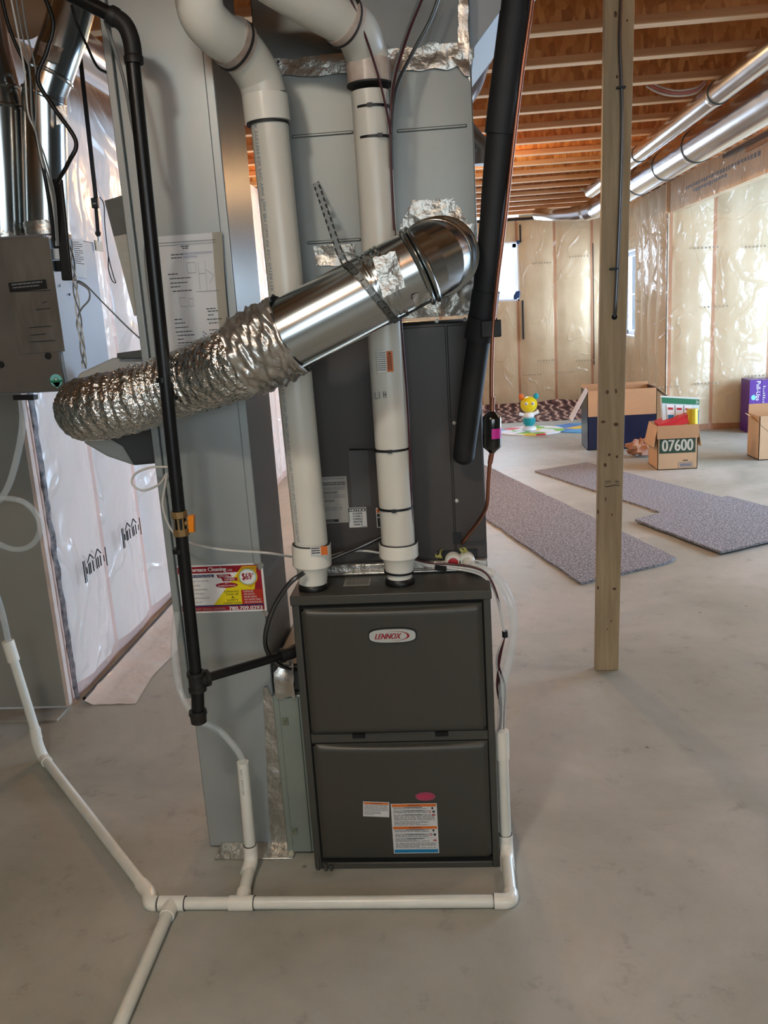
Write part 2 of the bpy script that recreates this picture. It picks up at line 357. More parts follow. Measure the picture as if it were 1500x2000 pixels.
class Card:
    "a sheet with printing: P corner (top-left), u right, v down, size w x h in metres; printing is real raised film"
    def __init__(s, mb, P, u, v, w, h, m, t=.0006):
        s.mb = mb; s.P = Vector(P); s.u = Vector(u).normalized(); s.v = Vector(v).normalized(); s.w = w; s.h = h
        s.n = -s.u.cross(s.v).normalized(); s.n = s.u.cross(-s.v).normalized(); s.t = t; s.k = t
        
        if m: mb.prism([s.q(0, 0), s.q(0, 1), s.q(1, 1), s.q(1, 0)], s.n*t, m)
    def q(s, x, y, z=0): return s.P+s.u*x*s.w+s.v*y*s.h+s.n*z
    def rect(s, x0, y0, x1, y1, m, lv=1):
        z = s.t+.0003*lv; s.mb.add([s.q(x0, y0, z), s.q(x0, y1, z), s.q(x1, y1, z), s.q(x1, y0, z)], [(0, 1, 2, 3)], m)
    def poly(s, pts, m, lv=1):
        z = s.t+.0003*lv; s.mb.add([s.q(x, y, z) for x, y in pts], [tuple(range(len(pts)))], m)
    def ell(s, cx, cy, rx, ry, m, lv=1, n=28): s.poly([(cx+rx*math.cos(a*2*math.pi/n), cy-ry*math.sin(a*2*math.pi/n)) for a in range(n)], m, lv)
    def text(s, t, x0, y0, x1, y1, m, lv=2, shear=0, bold=0):
        if bold:
            for k in (-1, 1): s.text(t, x0+bold*k, y0, x1+bold*k, y1, m, lv+.4+.3*k, shear)
        V, Fc = text_geo(t); z = s.t+.0003*lv
        s.mb.add([s.q(x0+(x1-x0)*x+shear*y, y1+(y0-y1)*y, z) for x, y in V], Fc, m)
    def lines(s, x0, y0, x1, y1, n, m, lv=1, fill=.5, seed=1):
        r = random.Random(seed); h = (y1-y0)/n
        for k in range(n):
            e = x1 if r.random() < .75 else x0+(x1-x0)*r.uniform(.5, .95); x = x0
            while x < e-.01:
                wd = (x1-x0)*r.uniform(.06, .2); s.rect(x, y0+h*k, min(e, x+wd), y0+h*k+h*fill, m, lv); x += wd+(x1-x0)*.018

# ================================================================== STRUCTURE
CZ = 2.72
SPC = .549
fl = MB(); fl.box(-5, 6, -5.6, 11.2, -.1, 0, concrete_m); struct(fl.build('floor'))
# ceiling: strand board deck with joists under it
cb = MB(); cb.box(-5, 6, -5.6, 11.2, CZ+.24, CZ+.27, osb_m); ceiling = struct(cb.build('ceiling'))
y0j = at(1250, 52, 'Z', CZ).y
ys = [y0j+SPC*k for k in range(-9, 18)]
for y in ys:
    if y > 10.8 or y < -5.4: continue
    j = MB(); j.box(-4.9, 5.9, y-.005, y+.005, CZ+.038, CZ+.24, osb_m); j.box(-4.9, 5.9, y-.032, y+.032, CZ+.004, CZ+.038, joistw); j.box(-4.9, 5.9, y-.0322, y+.0322, CZ, CZ+.004, joiste); j.box(-4.9, 5.9, y-.032, y+.032, CZ+.21, CZ+.24, joistw)  # thin bottom slab carries the lit tone of the flange underside
    j.build('joist', ceiling)
XW, YF, XR, YJ = -1.49, 10.7, 2.66, 7.9
def polywall(name, P, u, L, H, studs, mb_, ms, hole=None, bul=.03, res=.045, nrm=1, seed=0):
    "insulated stud wall under poly: P origin, u unit along, wall faces nrm*(z x u)"
    P = Vector(P); u = Vector(u); n_ = Vector((0, 0, 1)).cross(u)*nrm
    xs = set([0, L]); k = 0
    while k*res < L: xs.add(round(k*res, 4)); k += 1
    for st in studs:
        for d in (-.024, -.019, .019, .024):
            if 0 < st+d < L: xs.add(round(st+d, 4))
    if hole: xs.add(hole[0]); xs.add(hole[1])
    xs = sorted(xs); zs = [H*i/int(H/.07) for i in range(int(H/.07)+1)]
    if hole:
        zs = sorted(set(zs) | {hole[2], hole[3]})
    V = []
    for z in zs:
        for x in xs:
            d = min([abs(x-st) for st in studs]+[9]); nb = noise.noise(Vector((x*2.2+seed, z*1.3, seed)))
            q = 0 if d < .021 else bul*min(1, (d-.02)/.12)*(.75+.5*nb)+.006*noise.noise(Vector((x*9, z*7, seed)))
            if hole and (hole[0]-.01 <= x <= hole[1]+.01) and (hole[2]-.01 <= z <= hole[3]+.01): q = 0
            if z < .03 or z > H-.03: q *= .2
            V.append(P+u*x+Vector((0, 0, z))+n_*q)
    w_ = len(xs); b = MB(); fs = [[], []]
    for i in range(len(zs)-1):
        for k in range(w_-1):
            xm = (xs[k]+xs[k+1])/2; zm = (zs[i]+zs[i+1])/2
            if hole and hole[0] < xm < hole[1] and hole[2] < zm < hole[3]: continue
            a = (i*w_+k, i*w_+k+1, (i+1)*w_+k+1, (i+1)*w_+k)
            fs[1 if min([abs(xm-st) for st in studs]+[9]) < .02 or zm < .05 else 0].append(a)
    b.add(V, fs[0], mb_, True); b.add(V, fs[1], ms, True)
    # solid backing a little behind
    return struct(b.build(name))
sx = [at(x, 700, 'Y', YF).x for x in (1014, 1086, 1157)]
X0 = -4.9
studs_far = [s - X0 for s in sx] + [sx[0]-X0-.56*k for k in range(1, 9)] + [sx[2]-X0+.3]
wx1 = at(1012, 475, 'Y', YF).x; wz0 = at(1000, 588, 'Y', YF).z; wz1 = at(1000, 472, 'Y', YF).z
polywall('wall_far', (X0, YF, 0), (1, 0, 0), XR-X0, CZ, studs_far, batt, battstud, hole=(wx1-X0-.95, wx1-X0, wz0, wz1), nrm=-1, seed=3)
lz = 10.9
polywall('wall_left', (XW, 1.12, 0), (0, 1, 0), YF-1.12, CZ, [.03, .55, 1.05, 1.6]+[1.6+.56*k for k in range(1, 14)], battL, battstudL, nrm=-1, bul=.035, seed=9)
polywall('wall_right', (XR, YJ, 0), (0, 1, 0), YF-YJ, CZ, [.05, .48, .9, 1.3, 2.78], batt, battstud, hole=(1.55, 2.7, 1.0, 2.15), nrm=1, seed=5, bul=.05)
polywall('wall_side', (XR, YJ, 0), (1, 0, 0), 3.2, CZ, [.03, at(1393, 600, 'Y', YJ).x-XR, at(1393, 600, 'Y', YJ).x-XR+.62, at(1393, 600, 'Y', YJ).x-XR+1.24], batt, battstud, nrm=-1, seed=14, bul=.045)
b = MB(); b.box(-5, 6, 11.0, 11.1, 0, wz0-.02, drywall); b.box(-5, wx1-1.0, 11.0, 11.1, wz0, 3, drywall); b.box(wx1+.05, 6, 11.0, 11.1, wz0, 3, drywall)
b.build('trim_1'); bpy.data.objects['trim_1']['kind'] = 'structure'
# gray board partition facing the camera at the left
PY = 1.10
b = MB(); b.box(-5, XW-.012, PY, PY+.014, .012, CZ+.24, drywall); b.box(XW-.012, XW+.004, PY-.001, PY+.03, .012, CZ, gypedge)
struct(b.build('wall_partition'))
b = MB()
V = []; nS = 90
for i in range(nS+1):
    z = .02+2.65*i/nS
    for k in range(5):
        q_ = Vector((k*.8, z*14, 3)); V.append((XW+.012+.003*k+.008*noise.noise(q_)*(1 if k in (0, 4) else .3), PY+.034+.004*noise.noise(q_*2)-(.006 if 0 < k < 4 else 0)+.006*k, z))
b.add(V, [(i*5+k, i*5+k+1, (i+1)*5+k+1, (i+1)*5+k) for i in range(nS) for k in range(4)], mat('smeared sealant', (30, 28, 36), .5, rgb2=(150, 136, 132), vs=26), True)
sl = b.build('trim_2'); sl['kind'] = 'structure'
b = MB(); b.box(-5, -4.9, -5.6, PY, 0, CZ+.24, drywall); struct(b.build('wall_utility_left'))
b = MB(); b.box(5.8, 5.9, -5.6, 3.2, 0, CZ+.24, drywall); b.box(5.8, 5.9, 6.6, 11, 0, CZ+.24, drywall); b.box(5.8, 5.9, 3.2, 6.6, 2.5, CZ+.24, drywall); struct(b.build('wall_alcove'))
b = MB(); b.box(-5, -.4, -5.5, -5.4, 0, CZ+.24, drywall); b.box(3.2, 6, -5.5, -5.4, 0, CZ+.24, drywall); b.box(-.4, 3.2, -5.5, -5.4, 0, 1.2, drywall); struct(b.build('wall_rear'))
# sealant line at the top of the far wall and at the foot of the left wall
b = MB(); b.tube(spline([(x*.12-.9, YF-.03, CZ-.03+.015*noise.noise(Vector((x*.9, 0, 2)))) for x in range(28)], 3), .018, tape, n=7)
b.tube(spline([(wx1+.03+.01*noise.noise(Vector((k, 5, 1))), YF-.025, wz1-.02+.03*k) for k in range(9)], 3), .012, tape, n=7)
b.tube(spline([(wx1+.04+.015*noise.noise(Vector((k, 5, 1))), YF-.025, wz0-.55+.05*k) for k in range(12)], 3), .013, tape, n=7)
b.tube([(sx[2]+.02, YF-.03, .6), (sx[2]+.01, YF-.03, 2.3)], .007, tape, n=6)
o = b.build('trim_3'); o['kind'] = 'structure'
b = MB(); b.tube(spline([(XW+.05+.01*noise.noise(Vector((k, 0, 4))), PY+.05+k*.09, .018) for k in range(26)], 3), .011, tape, n=7)
o = b.build('trim_4'); o['kind'] = 'structure'
# windows
def window(name, P, u, W, H, n, dep=.16):
    P = Vector(P); u = Vector(u); n = Vector(n); z = Vector((0, 0, 1)); fb = MB()
    def fr(x0, x1, z0, z1, d0, d1, m, mb_): mb_.hexa([P+u*x+z*zz+n*d for zz in (z0, z1) for x, d in ((x0, d0), (x1, d0), (x1, d1), (x0, d1))], m)
    t = .022
    for a in ((0, t, 0, H), (W-t, W, 0, H), (0, W, 0, t), (0, W, H-t, H)): fr(*a, 0, dep, vinyl, fb)
    t2 = .075
    for a in ((t, t2, t, H-t), (W-t2, W-t, t, H-t), (t, W-t, t, t2), (t, W-t, H-t2, H-t), (W*.5-.025, W*.5+.025, t, H-t)): fr(*a, dep-.05, dep, vinyl, fb)
    f = struct(fb.build(name)); g = MB(); fr(t2, W-t2, t2, H-t2, dep-.03, dep-.026, mat('window glass', (235, 245, 255), .02, alpha=.15), g)
    g.build('glass_pane', f); return f
window('window_1', (wx1-.95, YF+.0, wz0), (1, 0, 0), .95, wz1-wz0, (0, 1, 0))
window('window_2', (XR, YJ+1.55, 1.0), (0, 1, 0), 1.15, 1.15, (1, 0, 0))
b = MB()
for k in range(5): b.sphere(aY(1012+R.uniform(-5, 3), 578+R.uniform(-6, 8), YF-.03), .03, bluetape, n=8, sc=(1, .3, 1.3))
b.sphere(aY(1012, 473, YF-.03), .028, bluetape, n=8, sc=(1, .3, 1))
o = b.build('trim_5'); o['kind'] = 'structure'
# beam over the alcove with printed board face
zb = 2.40
bm = MB(); bm.box(XR, XR+.09, -1.0, YJ, zb, CZ, osbwrap)
Pp = at(1410, 318, 'X', XR)
cd = Card(bm, (XR-.002, Pp.y+1.4, zb+.20), (0, -1, 0), (0, 0, -1), 2.6, .12, osbwrap, t=.001)
rr = random.Random(3)
for row in range(2):
    x = .1+.1*row
    while x < .9-.3*row:
        wd = rr.uniform(.012, .03); cd.rect(x, .1+.45*row, x+wd, .1+.45*row+rr.uniform(.2, .32), inkgrey, 1); x += wd+.008
bm.box(XR-.03, XR, YJ-.035, YJ, zb, CZ, joiste)
o = bm.build('trim_6'); o['kind'] = 'structure'
b = MB(); b.box(XR-.02, XR, 2.0, 5.4, CZ-.10, CZ-.02, joistw); b.bar((XR-.03, 1.2, CZ-.06), (XR-.03, 5.9, CZ-.05), .03, .03, galv_dark)
o = b.build('trim_7'); o['kind'] = 'structure'
# seams and printed marks on the insulation
def marks(wallname, pts, fn, sc=1):
    b = MB()
    for (px, py) in pts:
        P, u = fn(px, py); r = random.Random(int(px*7+py)); x = 0
        for k in range(7):
            h = r.uniform(.5, .8); wd = r.uniform(.15, .3)
            n_ = Vector((0, 0, 1)).cross(u)*(.0)
            b.bar(P+u*x*.06*sc, P+u*(x*.06+.018)*sc, .003, .03*sc*h, mat('faded print', (150, 138, 116), .7)); x += .75
    b.build('printed_mark', bpy.data.objects[wallname])
marks('wall_far', [(1022, 733), (1085, 728), (1040, 515), (1112, 502), (1050, 705), (1125, 705)], lambda x, y: (aY(x, y, YF-.05), Vector((1, 0, 0))), .9)
marks('wall_side', [(1355, 485), (1455, 483), (1375, 600), (1355, 750), (1452, 748), (1280, 757), (1460, 735)], lambda x, y: (aY(x, y, YJ-.065), Vector((1, 0, 0))), .9)
# house-shaped print twice on the left wall
b = MB()
for (px, py) in ((165, 1118), (240, 1052)):
    P = at(px, py, 'X', XW+.055); u = Vector((0, 1, 0)); z = Vector((0, 0, 1)); x = 0
    for (dx, h, wd) in ((0, .10, .005), (.012, .10, .003), (.022, .03, .005), (.04, .05, .005), (.052, .05, .005), (.075, .05, .005), (.105, .05, .005), (.12, .05, .005), (.14, .05, .005), (.17, .03, .004), (.19, .09, .004)):
        b.bar(P+u*dx*1.3-z*h*.5, P+u*dx*1.3+z*h*.5, .002, wd, ink, up=Vector((1, 0, 0)))
    for dx in (.06, .125):
        b.bar(P+u*(dx*1.3-.035)+z*.03, P+u*dx*1.3+z*.06, .002, .004, ink, up=Vector((1, 0, 0))); b.bar(P+u*dx*1.3+z*.06, P+u*(dx*1.3+.035)+z*.03, .002, .006, ink, up=Vector((1, 0, 0)))
b.build('printed_mark', bpy.data.objects['wall_left'])
# ceiling bulbs: one behind the plenum, one added out of view at right
def bulb(loc, label):
    t = thing('ceiling_bulb', (loc[0], loc[1], CZ), label, 'light bulb')
    h = MB(); h.lathe((loc[0], loc[1], CZ), (0, 0, -1), [(0, .055), (.012, .055), (.03, .03), (.045, .024)], whitegloss); h.build('lamp_holder', t)
    g = MB(); g.lathe((loc[0], loc[1], CZ-.045), (0, 0, -1), [(0, .013), (.02, .016), (.05, .03), (.075, .028), (.092, .012)], mat('glowing bulb glass', (255, 220, 170), .3, emit=6)); g.build('bulb', t)
for l, s in (((-.2, 5.0+.08), 'bare bulb behind the tall supply plenum'), ((2.2, 1.2+.08), 'added bare bulb in a white holder near the round ducts, out of view')):
    bulb(l, s)

# ================================================================== FURNACE
FX0, FX1, FD, FH = -.267, .267, .74, .838
fu = thing('furnace', (0, .37, 0), 'dark grey upright gas furnace with two doors and an oval emblem', 'furnace')
b = MB(); t = .02
b.box(FX0, FX0+t, 0, FD, 0, FH-.025, cab); b.box(FX1-t, FX1, 0, FD, 0, FH-.025, cab); b.box(FX0+t, FX1-t, FD-.02, FD, 0, FH-.025, cab)
b.box(FX0+t, FX1-t, .005, .03, 0, FH-.025, gap_shade); b.box(FX0+t, FX1-t, .0, .5, .0, .02, cab)  # black sheet behind the doors paints the shade in the door gaps
b.build('cabinet', fu, .003)
b = MB(); b.box(FX0-.003, FX1+.003, -.004, .21, FH-.027, FH, cab); b.box(FX0-.001, FX1+.001, .21, FD, FH-.027, FH, cab); b.build('top_panel', fu, .003)
def door(name, x0, x1, z0, z1, bow=.016, base=-.004):
    b = MB(); n = 60; mrow = 44; V = []
    for j in range(mrow+1):
        for i in range(n+1):
            u = i/n; v = j/mrow; x = x0+(x1-x0)*u; z = z0+(z1-z0)*v
            e = min(u, 1-u)*(x1-x0); e2 = min(v, 1-v)*(z1-z0); d = min(1, min(e, e2)/.014)
            y = base-bow*(.6*math.sin(d*math.pi/2)+.4*math.sin(math.pi*u)**.8*math.sin(d*math.pi/2))
            zz = z-(.006*math.sin(math.pi*u) if j == mrow else 0)
            V.append((x, y, zz))
    b.add(V, [(j*(n+1)+i, j*(n+1)+i+1, (j+1)*(n+1)+i+1, (j+1)*(n+1)+i) for j in range(mrow) for i in range(n)], cab_door, True)
    b.box(x0, x1, base, .004, z0, z1, cab_door)
    return b.build(name, fu, sharp=60)
ud = door('upper_door', FX0+.026, FX1-.024, .434, .802)
ld = door('lower_door', FX0+.026, FX1-.022, .040, .402)
b = MB(); b.box(FX0+.022, FX1-.02, -.003, .01, .404, .432, cab)
for x in (-.11, .12): b.box(x-.018, x+.018, -.008, 0, .419, .432, gap_shade)
b.build('middle_rail', fu, .002)
for x in (FX0+.028, FX1-.03): b = MB(); b.box(x, x+.006, -.012, .0, .436, .446, black); b.build('door_clip', fu, .001)
b = MB(); b.box(FX0+.005, FX0+.014, -.006, .01, .0, .045, cab); b.box(FX0+.028, FX0+.037, -.01, .005, .0, .022, cab); b.box(FX0+.045, FX0+.052, -.012, .0, .002, .018, cab)
b.build('bottom_flange', fu, .001)
# emblem
def rounded(cx, cz, w, h, y, n=10, p=3.2):
    return [(cx+w/2*math.copysign(abs(math.cos(a))**(2/p*1.1), math.cos(a)), y, cz+h/2*math.copysign(abs(math.sin(a))**(2/p), math.sin(a))) for a in [2*math.pi*k/48 for k in range(48)]]
ez = .7265; ex = .0025; b = MB(); b.prism(rounded(ex, ez, .130, .042, -.0245), (0, .008, 0), black); b.prism(rounded(ex, ez, .124, .037, -.0275), (0, .006, 0), chrome)
c = Card(b, (ex-.062, -.0276, ez+.0185), (1, 0, 0), (0, 0, -1), .124, .037, None, t=.0002)
c.text('LENNOX', .12, .30, .66, .72, lred, 2, .04, .006)
arc = []
def swoosh(x0, x1, y0, y1, a0, a1, th0, th1, n=22):
    cx, cy, rx, ry = .56, .5, .31, .36
    for k in range(n):
        A = [a0+(a1-a0)*(k+d)/n for d in (0, 1)]; q = [th0+(th1-th0)*(k+d)/n for d in (0, 1)]
        P = []
        for a, s_ in zip(A, q): P.append((cx+rx*math.cos(a), cy-ry*math.sin(a)))
        for a, s_ in zip(A[::-1], q[::-1]): P.append((cx+(rx-s_)*math.cos(a), cy-(ry-s_*.8)*math.sin(a)))
        c.poly(P if a1 > a0 else P[::-1], lred, 2)
swoosh(0, 0, 0, 0, math.radians(125), 0, .008, .055); swoosh(0, 0, 0, 0, math.radians(-110), 0, .008, .055)
b.build('emblem', ud)
# lower door labels
b = MB(); pw = at(831, 1555, 'Y', -.02)
b.prism(rounded(pw.x, pw.z, .056, .026, -.0225, p=2.2), (0, .008, 0), pinkrim); b.prism(rounded(pw.x, pw.z, .046, .017, -.0235, p=2.2), (0, .004, 0), pink); b.build('viewing_window', ld)
YL = -.0216
def doorlabel(px, py, w, h, tilt=0):
    P = aY(px, py, YL); b = MB(); ca, sa = math.cos(tilt), math.sin(tilt)
    return b, Card(b, P, (ca, 0, sa), (sa, 0, -ca), w, h, sticker)
b, c = doorlabel(709, 1565, .074, .047, -.06)
c.rect(.03, .04, .97, .17, s_orange); c.text('WARNING', .28, .06, .72, .15, ink); c.lines(.05, .22, .95, .62, 5, inkgrey, fill=.45); c.lines(.05, .64, .68, .93, 3, inkgrey, fill=.45, seed=4)
b.build('warning_label', ld)
b, c = doorlabel(763, 1570, .129, .158)
for y in (.01, .455): c.rect(.02, y, .98, y+.05, s_orange); c.text('WARNING', .36, y+.008, .64, y+.042, ink)
c.rect(.02, .92, .98, .985, s_blue)
for i, (y0, y1, nn) in enumerate(((.075, .12, 2), (.14, .2, 2), (.22, .34, 5), (.355, .44, 4), (.52, .58, 2), (.61, .68, 3), (.70, .77, 3), (.79, .9, 5))):
    c.rect(.02, y0-.012, .98, y0-.010, inkgrey, 2); c.lines(.05, y0, .80 if i not in (2, 7) else .94, y1, nn, inkgrey, fill=.5, seed=i)
    if i in (0, 1, 2, 4, 5, 6): c.rect(.3, y0-.003, .68, y0+.006, ink, 2)
for y in (.085, .53): c.ell(.9, y+.01, .022, .022, ink, 2)
for y in (.155, .615): c.ell(.84, y+.01, .03, .024, s_red, 2); c.ell(.84, y+.01, .018, .014, sticker, 3); c.rect(.9, y-.01, .95, y+.03, ink, 2)
for y in (.205, .715): c.poly([(.88, y+.035), (.96, y+.035), (.94, y), (.92, y+.02), (.90, y)], s_red, 2)
b.build('warning_label', ld)
# top stickers, rubber grommets
def topcard(px, py, w, h, dark=True):
    P = at(px, py, 'Z', FH+.0004); b = MB(); c = Card(b, P, (1, 0, 0), (0, -1, 0), w, h, sticker_dim, t=.0005)
    return b, c
b, c = topcard(675, 1132, .073, .06); c.lines(.06, .08, .94, .9, 6, ink, fill=.4); b.build('top_sticker', fu)
b, c = topcard(598, 1151, .036, .018); c.rect(.55, .2, .9, .8, ink); b.build('top_sticker', fu)
G1 = Vector((-.214, .062, FH)); G2 = Vector((.024, .08, FH))
for g, s_ in ((G1, 1.0), (G2, 1.0)):
    b = MB(); b.lathe(g, (0, 0, 1), [(0, .040*s_), (.004, .041*s_), (.012, .040*s_), (.018, .034*s_), (.018, .02)], black); b.build('grommet', fu)

# ================================================================== COIL CABINET
CY = .205
cc = thing('coil_cabinet', (0, .45, FH), 'dark brown steel coil cabinet standing between furnace and plenum', 'coil cabinet')
b = MB(); b.box(FX0+.0, FX1+.003, CY, FD, FH+.012, 1.528, cab_coil); b.build('casing', cc, .004)
px_ = aY(878, 800, CY).x
b = MB(); b.box(FX0+.03, px_-.002, CY-.006, CY, FH+.02, 1.52, cab_coil); b.build('front_panel', cc, .002)
b = MB(); b.box(px_+.002, FX1, CY-.004, CY, FH+.02, 1.52, cab_coil); b.build('side_panel', cc, .002)
for (x, y) in ((853, 627), (908, 624), (887, 826), (892, 978), (884, 1100)):
    P = aY(x, y, CY-.004); b = MB(); b.lathe(P, (0, -1, 0), [(0, .006), (.003, .0055), (.005, .002)], chrome, n=10); b.build('screw', cc)
def coilcard(px, py, w, h, m): P = aY(px, py, CY-.0065); b = MB(); return b, Card(b, P, (1, 0, 0), (0, 0, -1), w, h, m)
b, c = coilcard(626, 932, .074, .135, sticker_dim)
c.lines(.06, .03, .9, .07, 1, inkgrey); c.lines(.04, .12, .95, .20, 2, ink, fill=.5); c.lines(.04, .22, .92, .30, 3, inkgrey); c.lines(.04, .32, .6, .37, 2, ink); c.lines(.04, .39, .9, .47, 3, inkgrey)
for k in range(14): c.rect(.06+.03*k, .49, .06+.03*k+.018*(1+k % 3)/3, .545, ink)
c.rect(.0, .6, 1, .603, inkgrey); c.lines(.04, .65, .55, .75, 3, inkgrey); c.ell(.68, .68, .07, .035, inkgrey); c.ell(.68, .68, .045, .022, sticker_dim, 2); c.rect(.06, .92, .58, .98, ink); c.text('LENNOX', .1, .935, .4, .965, sticker_dim)
b.build('rating_label', cc)
b, c = coilcard(680, 992, .051, .058, sticker)
c.rect(.03, .03, .97, .2, ink); c.text('NOTICE', .08, .07, .92, .17, white, 2, 0, .01)
for k, s_ in enumerate(('CLEAN', 'COILS', 'USING', 'WATER', 'ONLY')): c.text(s_, .24, .25+.14*k, .76, .34+.14*k, ink, 2, 0, .008)
c.rect(.66, .95, .95, .97, ink); b.build('notice_label', cc)
b, c = coilcard(734, 992, .052, .058, sticker)
c.rect(.04, .04, .96, .26, s_orange); c.text('WARNING', .1, .08, .9, .22, ink); c.rect(.04, .3, .96, .46, ink); c.rect(.04, .5, .96, .96, ink); c.rect(.5, .7, .7, .92, sticker, 2); b.build('warning_label', cc)
b = MB(); a_ = aY(680, 878, CY-.008); e_ = aY(720, 1005, CY-.008); b.box(a_.x, a_.x+.055, CY-.0075, CY-.006, aY(690, 990, CY).z, a_.z, mat('grey film strip', (78, 76, 76), .4)); b.build('film_strip', cc)
# drain ports
b = MB(); p0 = aY(848, 1075, CY-.004); p1 = aY(930, 1100, CY-.004); b.box(p0.x+.01, p1.x+.005, CY-.007, CY-.003, p1.z-.005, p0.z, black); b.build('port_plate', cc)
for (x, y, red) in ((885, 1093, 1), (911, 1092, 0)):
    P = aY(x, y, CY-.006); P.y = CY-.006; b = MB(); b.lathe(P, (0, -1, 0), [(0, .024), (.03, .024), (.034, .021), (.034, .015), (.03, .014)], pvc_fit, n=24)
    o = b.build('drain_port', cc)
    if red: b = MB(); b.lathe(P+Vector((0, -.029, 0)), (0, -1, 0), [(0, .0145), (.004, .0145), (.005, .01)], s_red, n=20); b.build('red_cap', o)
    else:
        b = MB(); b.tube(spline([P+Vector((0, -.02, 0)), P+Vector((.008, -.05, -.004)), P+Vector((.03, -.062, -.012)), P+Vector((.055, -.066, -.02))], 5), .0145, pvc_fit, n=16)
        b.tube([P+Vector((.055, -.066, -.02)), P+Vector((.075, -.068, -.026))], .011, pvc_fit, n=14); b.build('barbed_elbow', o)
b = MB()
for (x, y) in ((858, 1085), (940, 1098), (862, 1078), (905, 1075)):
    P = aY(x, y, CY-.02); b.add([P+Vector((R.uniform(-.014, .014), R.uniform(-.012, .01), R.uniform(-.012, .014))) for _ in range(6)], [(0, 1, 2), (2, 3, 4), (0, 3, 5), (1, 4, 5)], mat('yellow label scrap', (190, 186, 110), .5))
b.build('label_scrap', cc)
b = MB(); P = aY(893, 1053, CY-.008); b.box(P.x-.012, P.x+.012, CY-.0085, CY-.004, P.z-.014, P.z+.018, black); b.build('line_opening', cc)

# foil seam between furnace and coil
b = MB(); b.box(FX0+.005, FX1+.002, CY-.03, CY-.012, FH+.0005, FH+.030, foil_mat); b.box(FX0+.004, FX1, CY-.045, CY-.03, FH+.0005, FH+.010, foil_tape)
tag(b.build('seam_tape', None, .004), 'crinkled foil tape strip along the furnace top edge under the coil cabinet', 'tape')

# ================================================================== SUPPLY PLENUM
PXL, PXR, PYF, PYB = -.275, .273, .21, .74
sp = thing('supply_plenum', (0, .47, 1.53), 'tall galvanised supply plenum rising from the coil cabinet to the joists', 'duct')
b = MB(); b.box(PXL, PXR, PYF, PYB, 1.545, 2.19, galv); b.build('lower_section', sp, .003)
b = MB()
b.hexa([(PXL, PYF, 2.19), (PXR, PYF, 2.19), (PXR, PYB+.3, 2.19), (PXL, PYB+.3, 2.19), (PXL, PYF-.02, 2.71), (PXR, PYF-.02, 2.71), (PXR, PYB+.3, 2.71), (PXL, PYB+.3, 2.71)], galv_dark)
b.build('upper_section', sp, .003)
b = MB(); b.hexa([(PXR+.002, PYF+.06, 2.215), (PXR+.012, PYF+.06, 2.215), (PXR+.012, PYB, 2.215), (PXR+.002, PYB, 2.215), (PXR+.002, PYF+.06, 2.6), (PXR+.35, PYF+.06, 2.6), (PXR+.35, PYB, 2.6), (PXR+.002, PYB, 2.6)], mat('pale primed sheet', (180, 186, 190), .5, .2)); b.build('side_takeoff', sp, .002)
for (z, x0, x1) in ((aY(820, 253, PYF).z, aY(775, 250, PYF).x, aY(912, 245, PYF).x), (aY(640, 262, PYF).z, aY(570, 262, PYF).x, aY(690, 262, PYF).x), (aY(640, 472, PYF).z, aY(600, 472, PYF).x, aY(705, 472, PYF).x)):
    b = MB(); b.box(x0, x1, PYF-.005, PYF, z-.004, z+.004, galv); b.build('stiffener_bead', sp, .003)
def crumple(name, parent, quad, m, n=14, mm=10, amp=.004, seed=0, outw=Vector((0, -1, 0)), rag=.0):
    A, B, C_, D = [Vector(q) for q in quad]; b = MB(); V = []
    for j in range(mm+1):
        for i in range(n+1):
            u = i/n; v = j/mm
            if rag:
                if i in (0, n): u += rag*.3*noise.noise(Vector((j*.37, seed, i*.1)))
                if j in (0, mm): v += rag*.45*noise.noise(Vector((i*.37, seed, j*.1+7)))
            P = (A*(1-u)+B*u)*(1-v)+(D*(1-u)+C_*u)*v
            V.append(P+outw*(.0012+amp*(.5+noise.noise(P*22+Vector((seed, 0, 0))))))
    k = len(V); V2 = [v-outw*.0012 for v in V]
    fr = [(j*(n+1)+i, (j+1)*(n+1)+i, (j+1)*(n+1)+i+1, j*(n+1)+i+1) for j in range(mm) for i in range(n)]
    b.add(V, fr, m, True); return b.build(name, parent)
Yp = PYF-.001
crumple('foil_tape', sp, path((530, 118, Yp), (908, 82, Yp), (915, 132, Yp), (545, 152, Yp)), foil_mat, 34, 5, .010, 1, rag=.3)
crumple('foil_tape', sp, path((896, -20, Yp-.004), (914, -20, Yp-.004), (916, 160, Yp-.004), (894, 90, Yp-.004)), foil_tape, 4, 20, .006, 2, rag=.5)
crumple('foil_tape', sp, path((880, 112, Yp-.006), (917, 105, Yp-.006), (917, 150, Yp-.006), (908, 150, Yp-.006)), foil_tape, 8, 8, .008, 6, rag=.2)
crumple('foil_tape', sp, path((780, 575, Yp), (925, 560, Yp), (926, 615, Yp), (783, 622, Yp)), foil_mat, 30, 8, .010, 3, rag=.1)
crumple('foil_tape', sp, path((860, 440, Yp), (925, 440, Yp), (926, 600, Yp), (862, 600, Yp)), foil_tape, 16, 24, .012, 4, rag=.15)
crumple('foil_tape', sp, path((805, 392, Yp), (885, 388, Yp), (925, 450, Yp), (778, 450, Yp)), foil_mat, 20, 12, .006, 5, rag=.15)
crumple('foil_patch', sp, path((612, 480, Yp), (694, 476, Yp), (694, 520, Yp), (618, 518, Yp)), foil_mat, 14, 8, .006, 8, rag=.15)

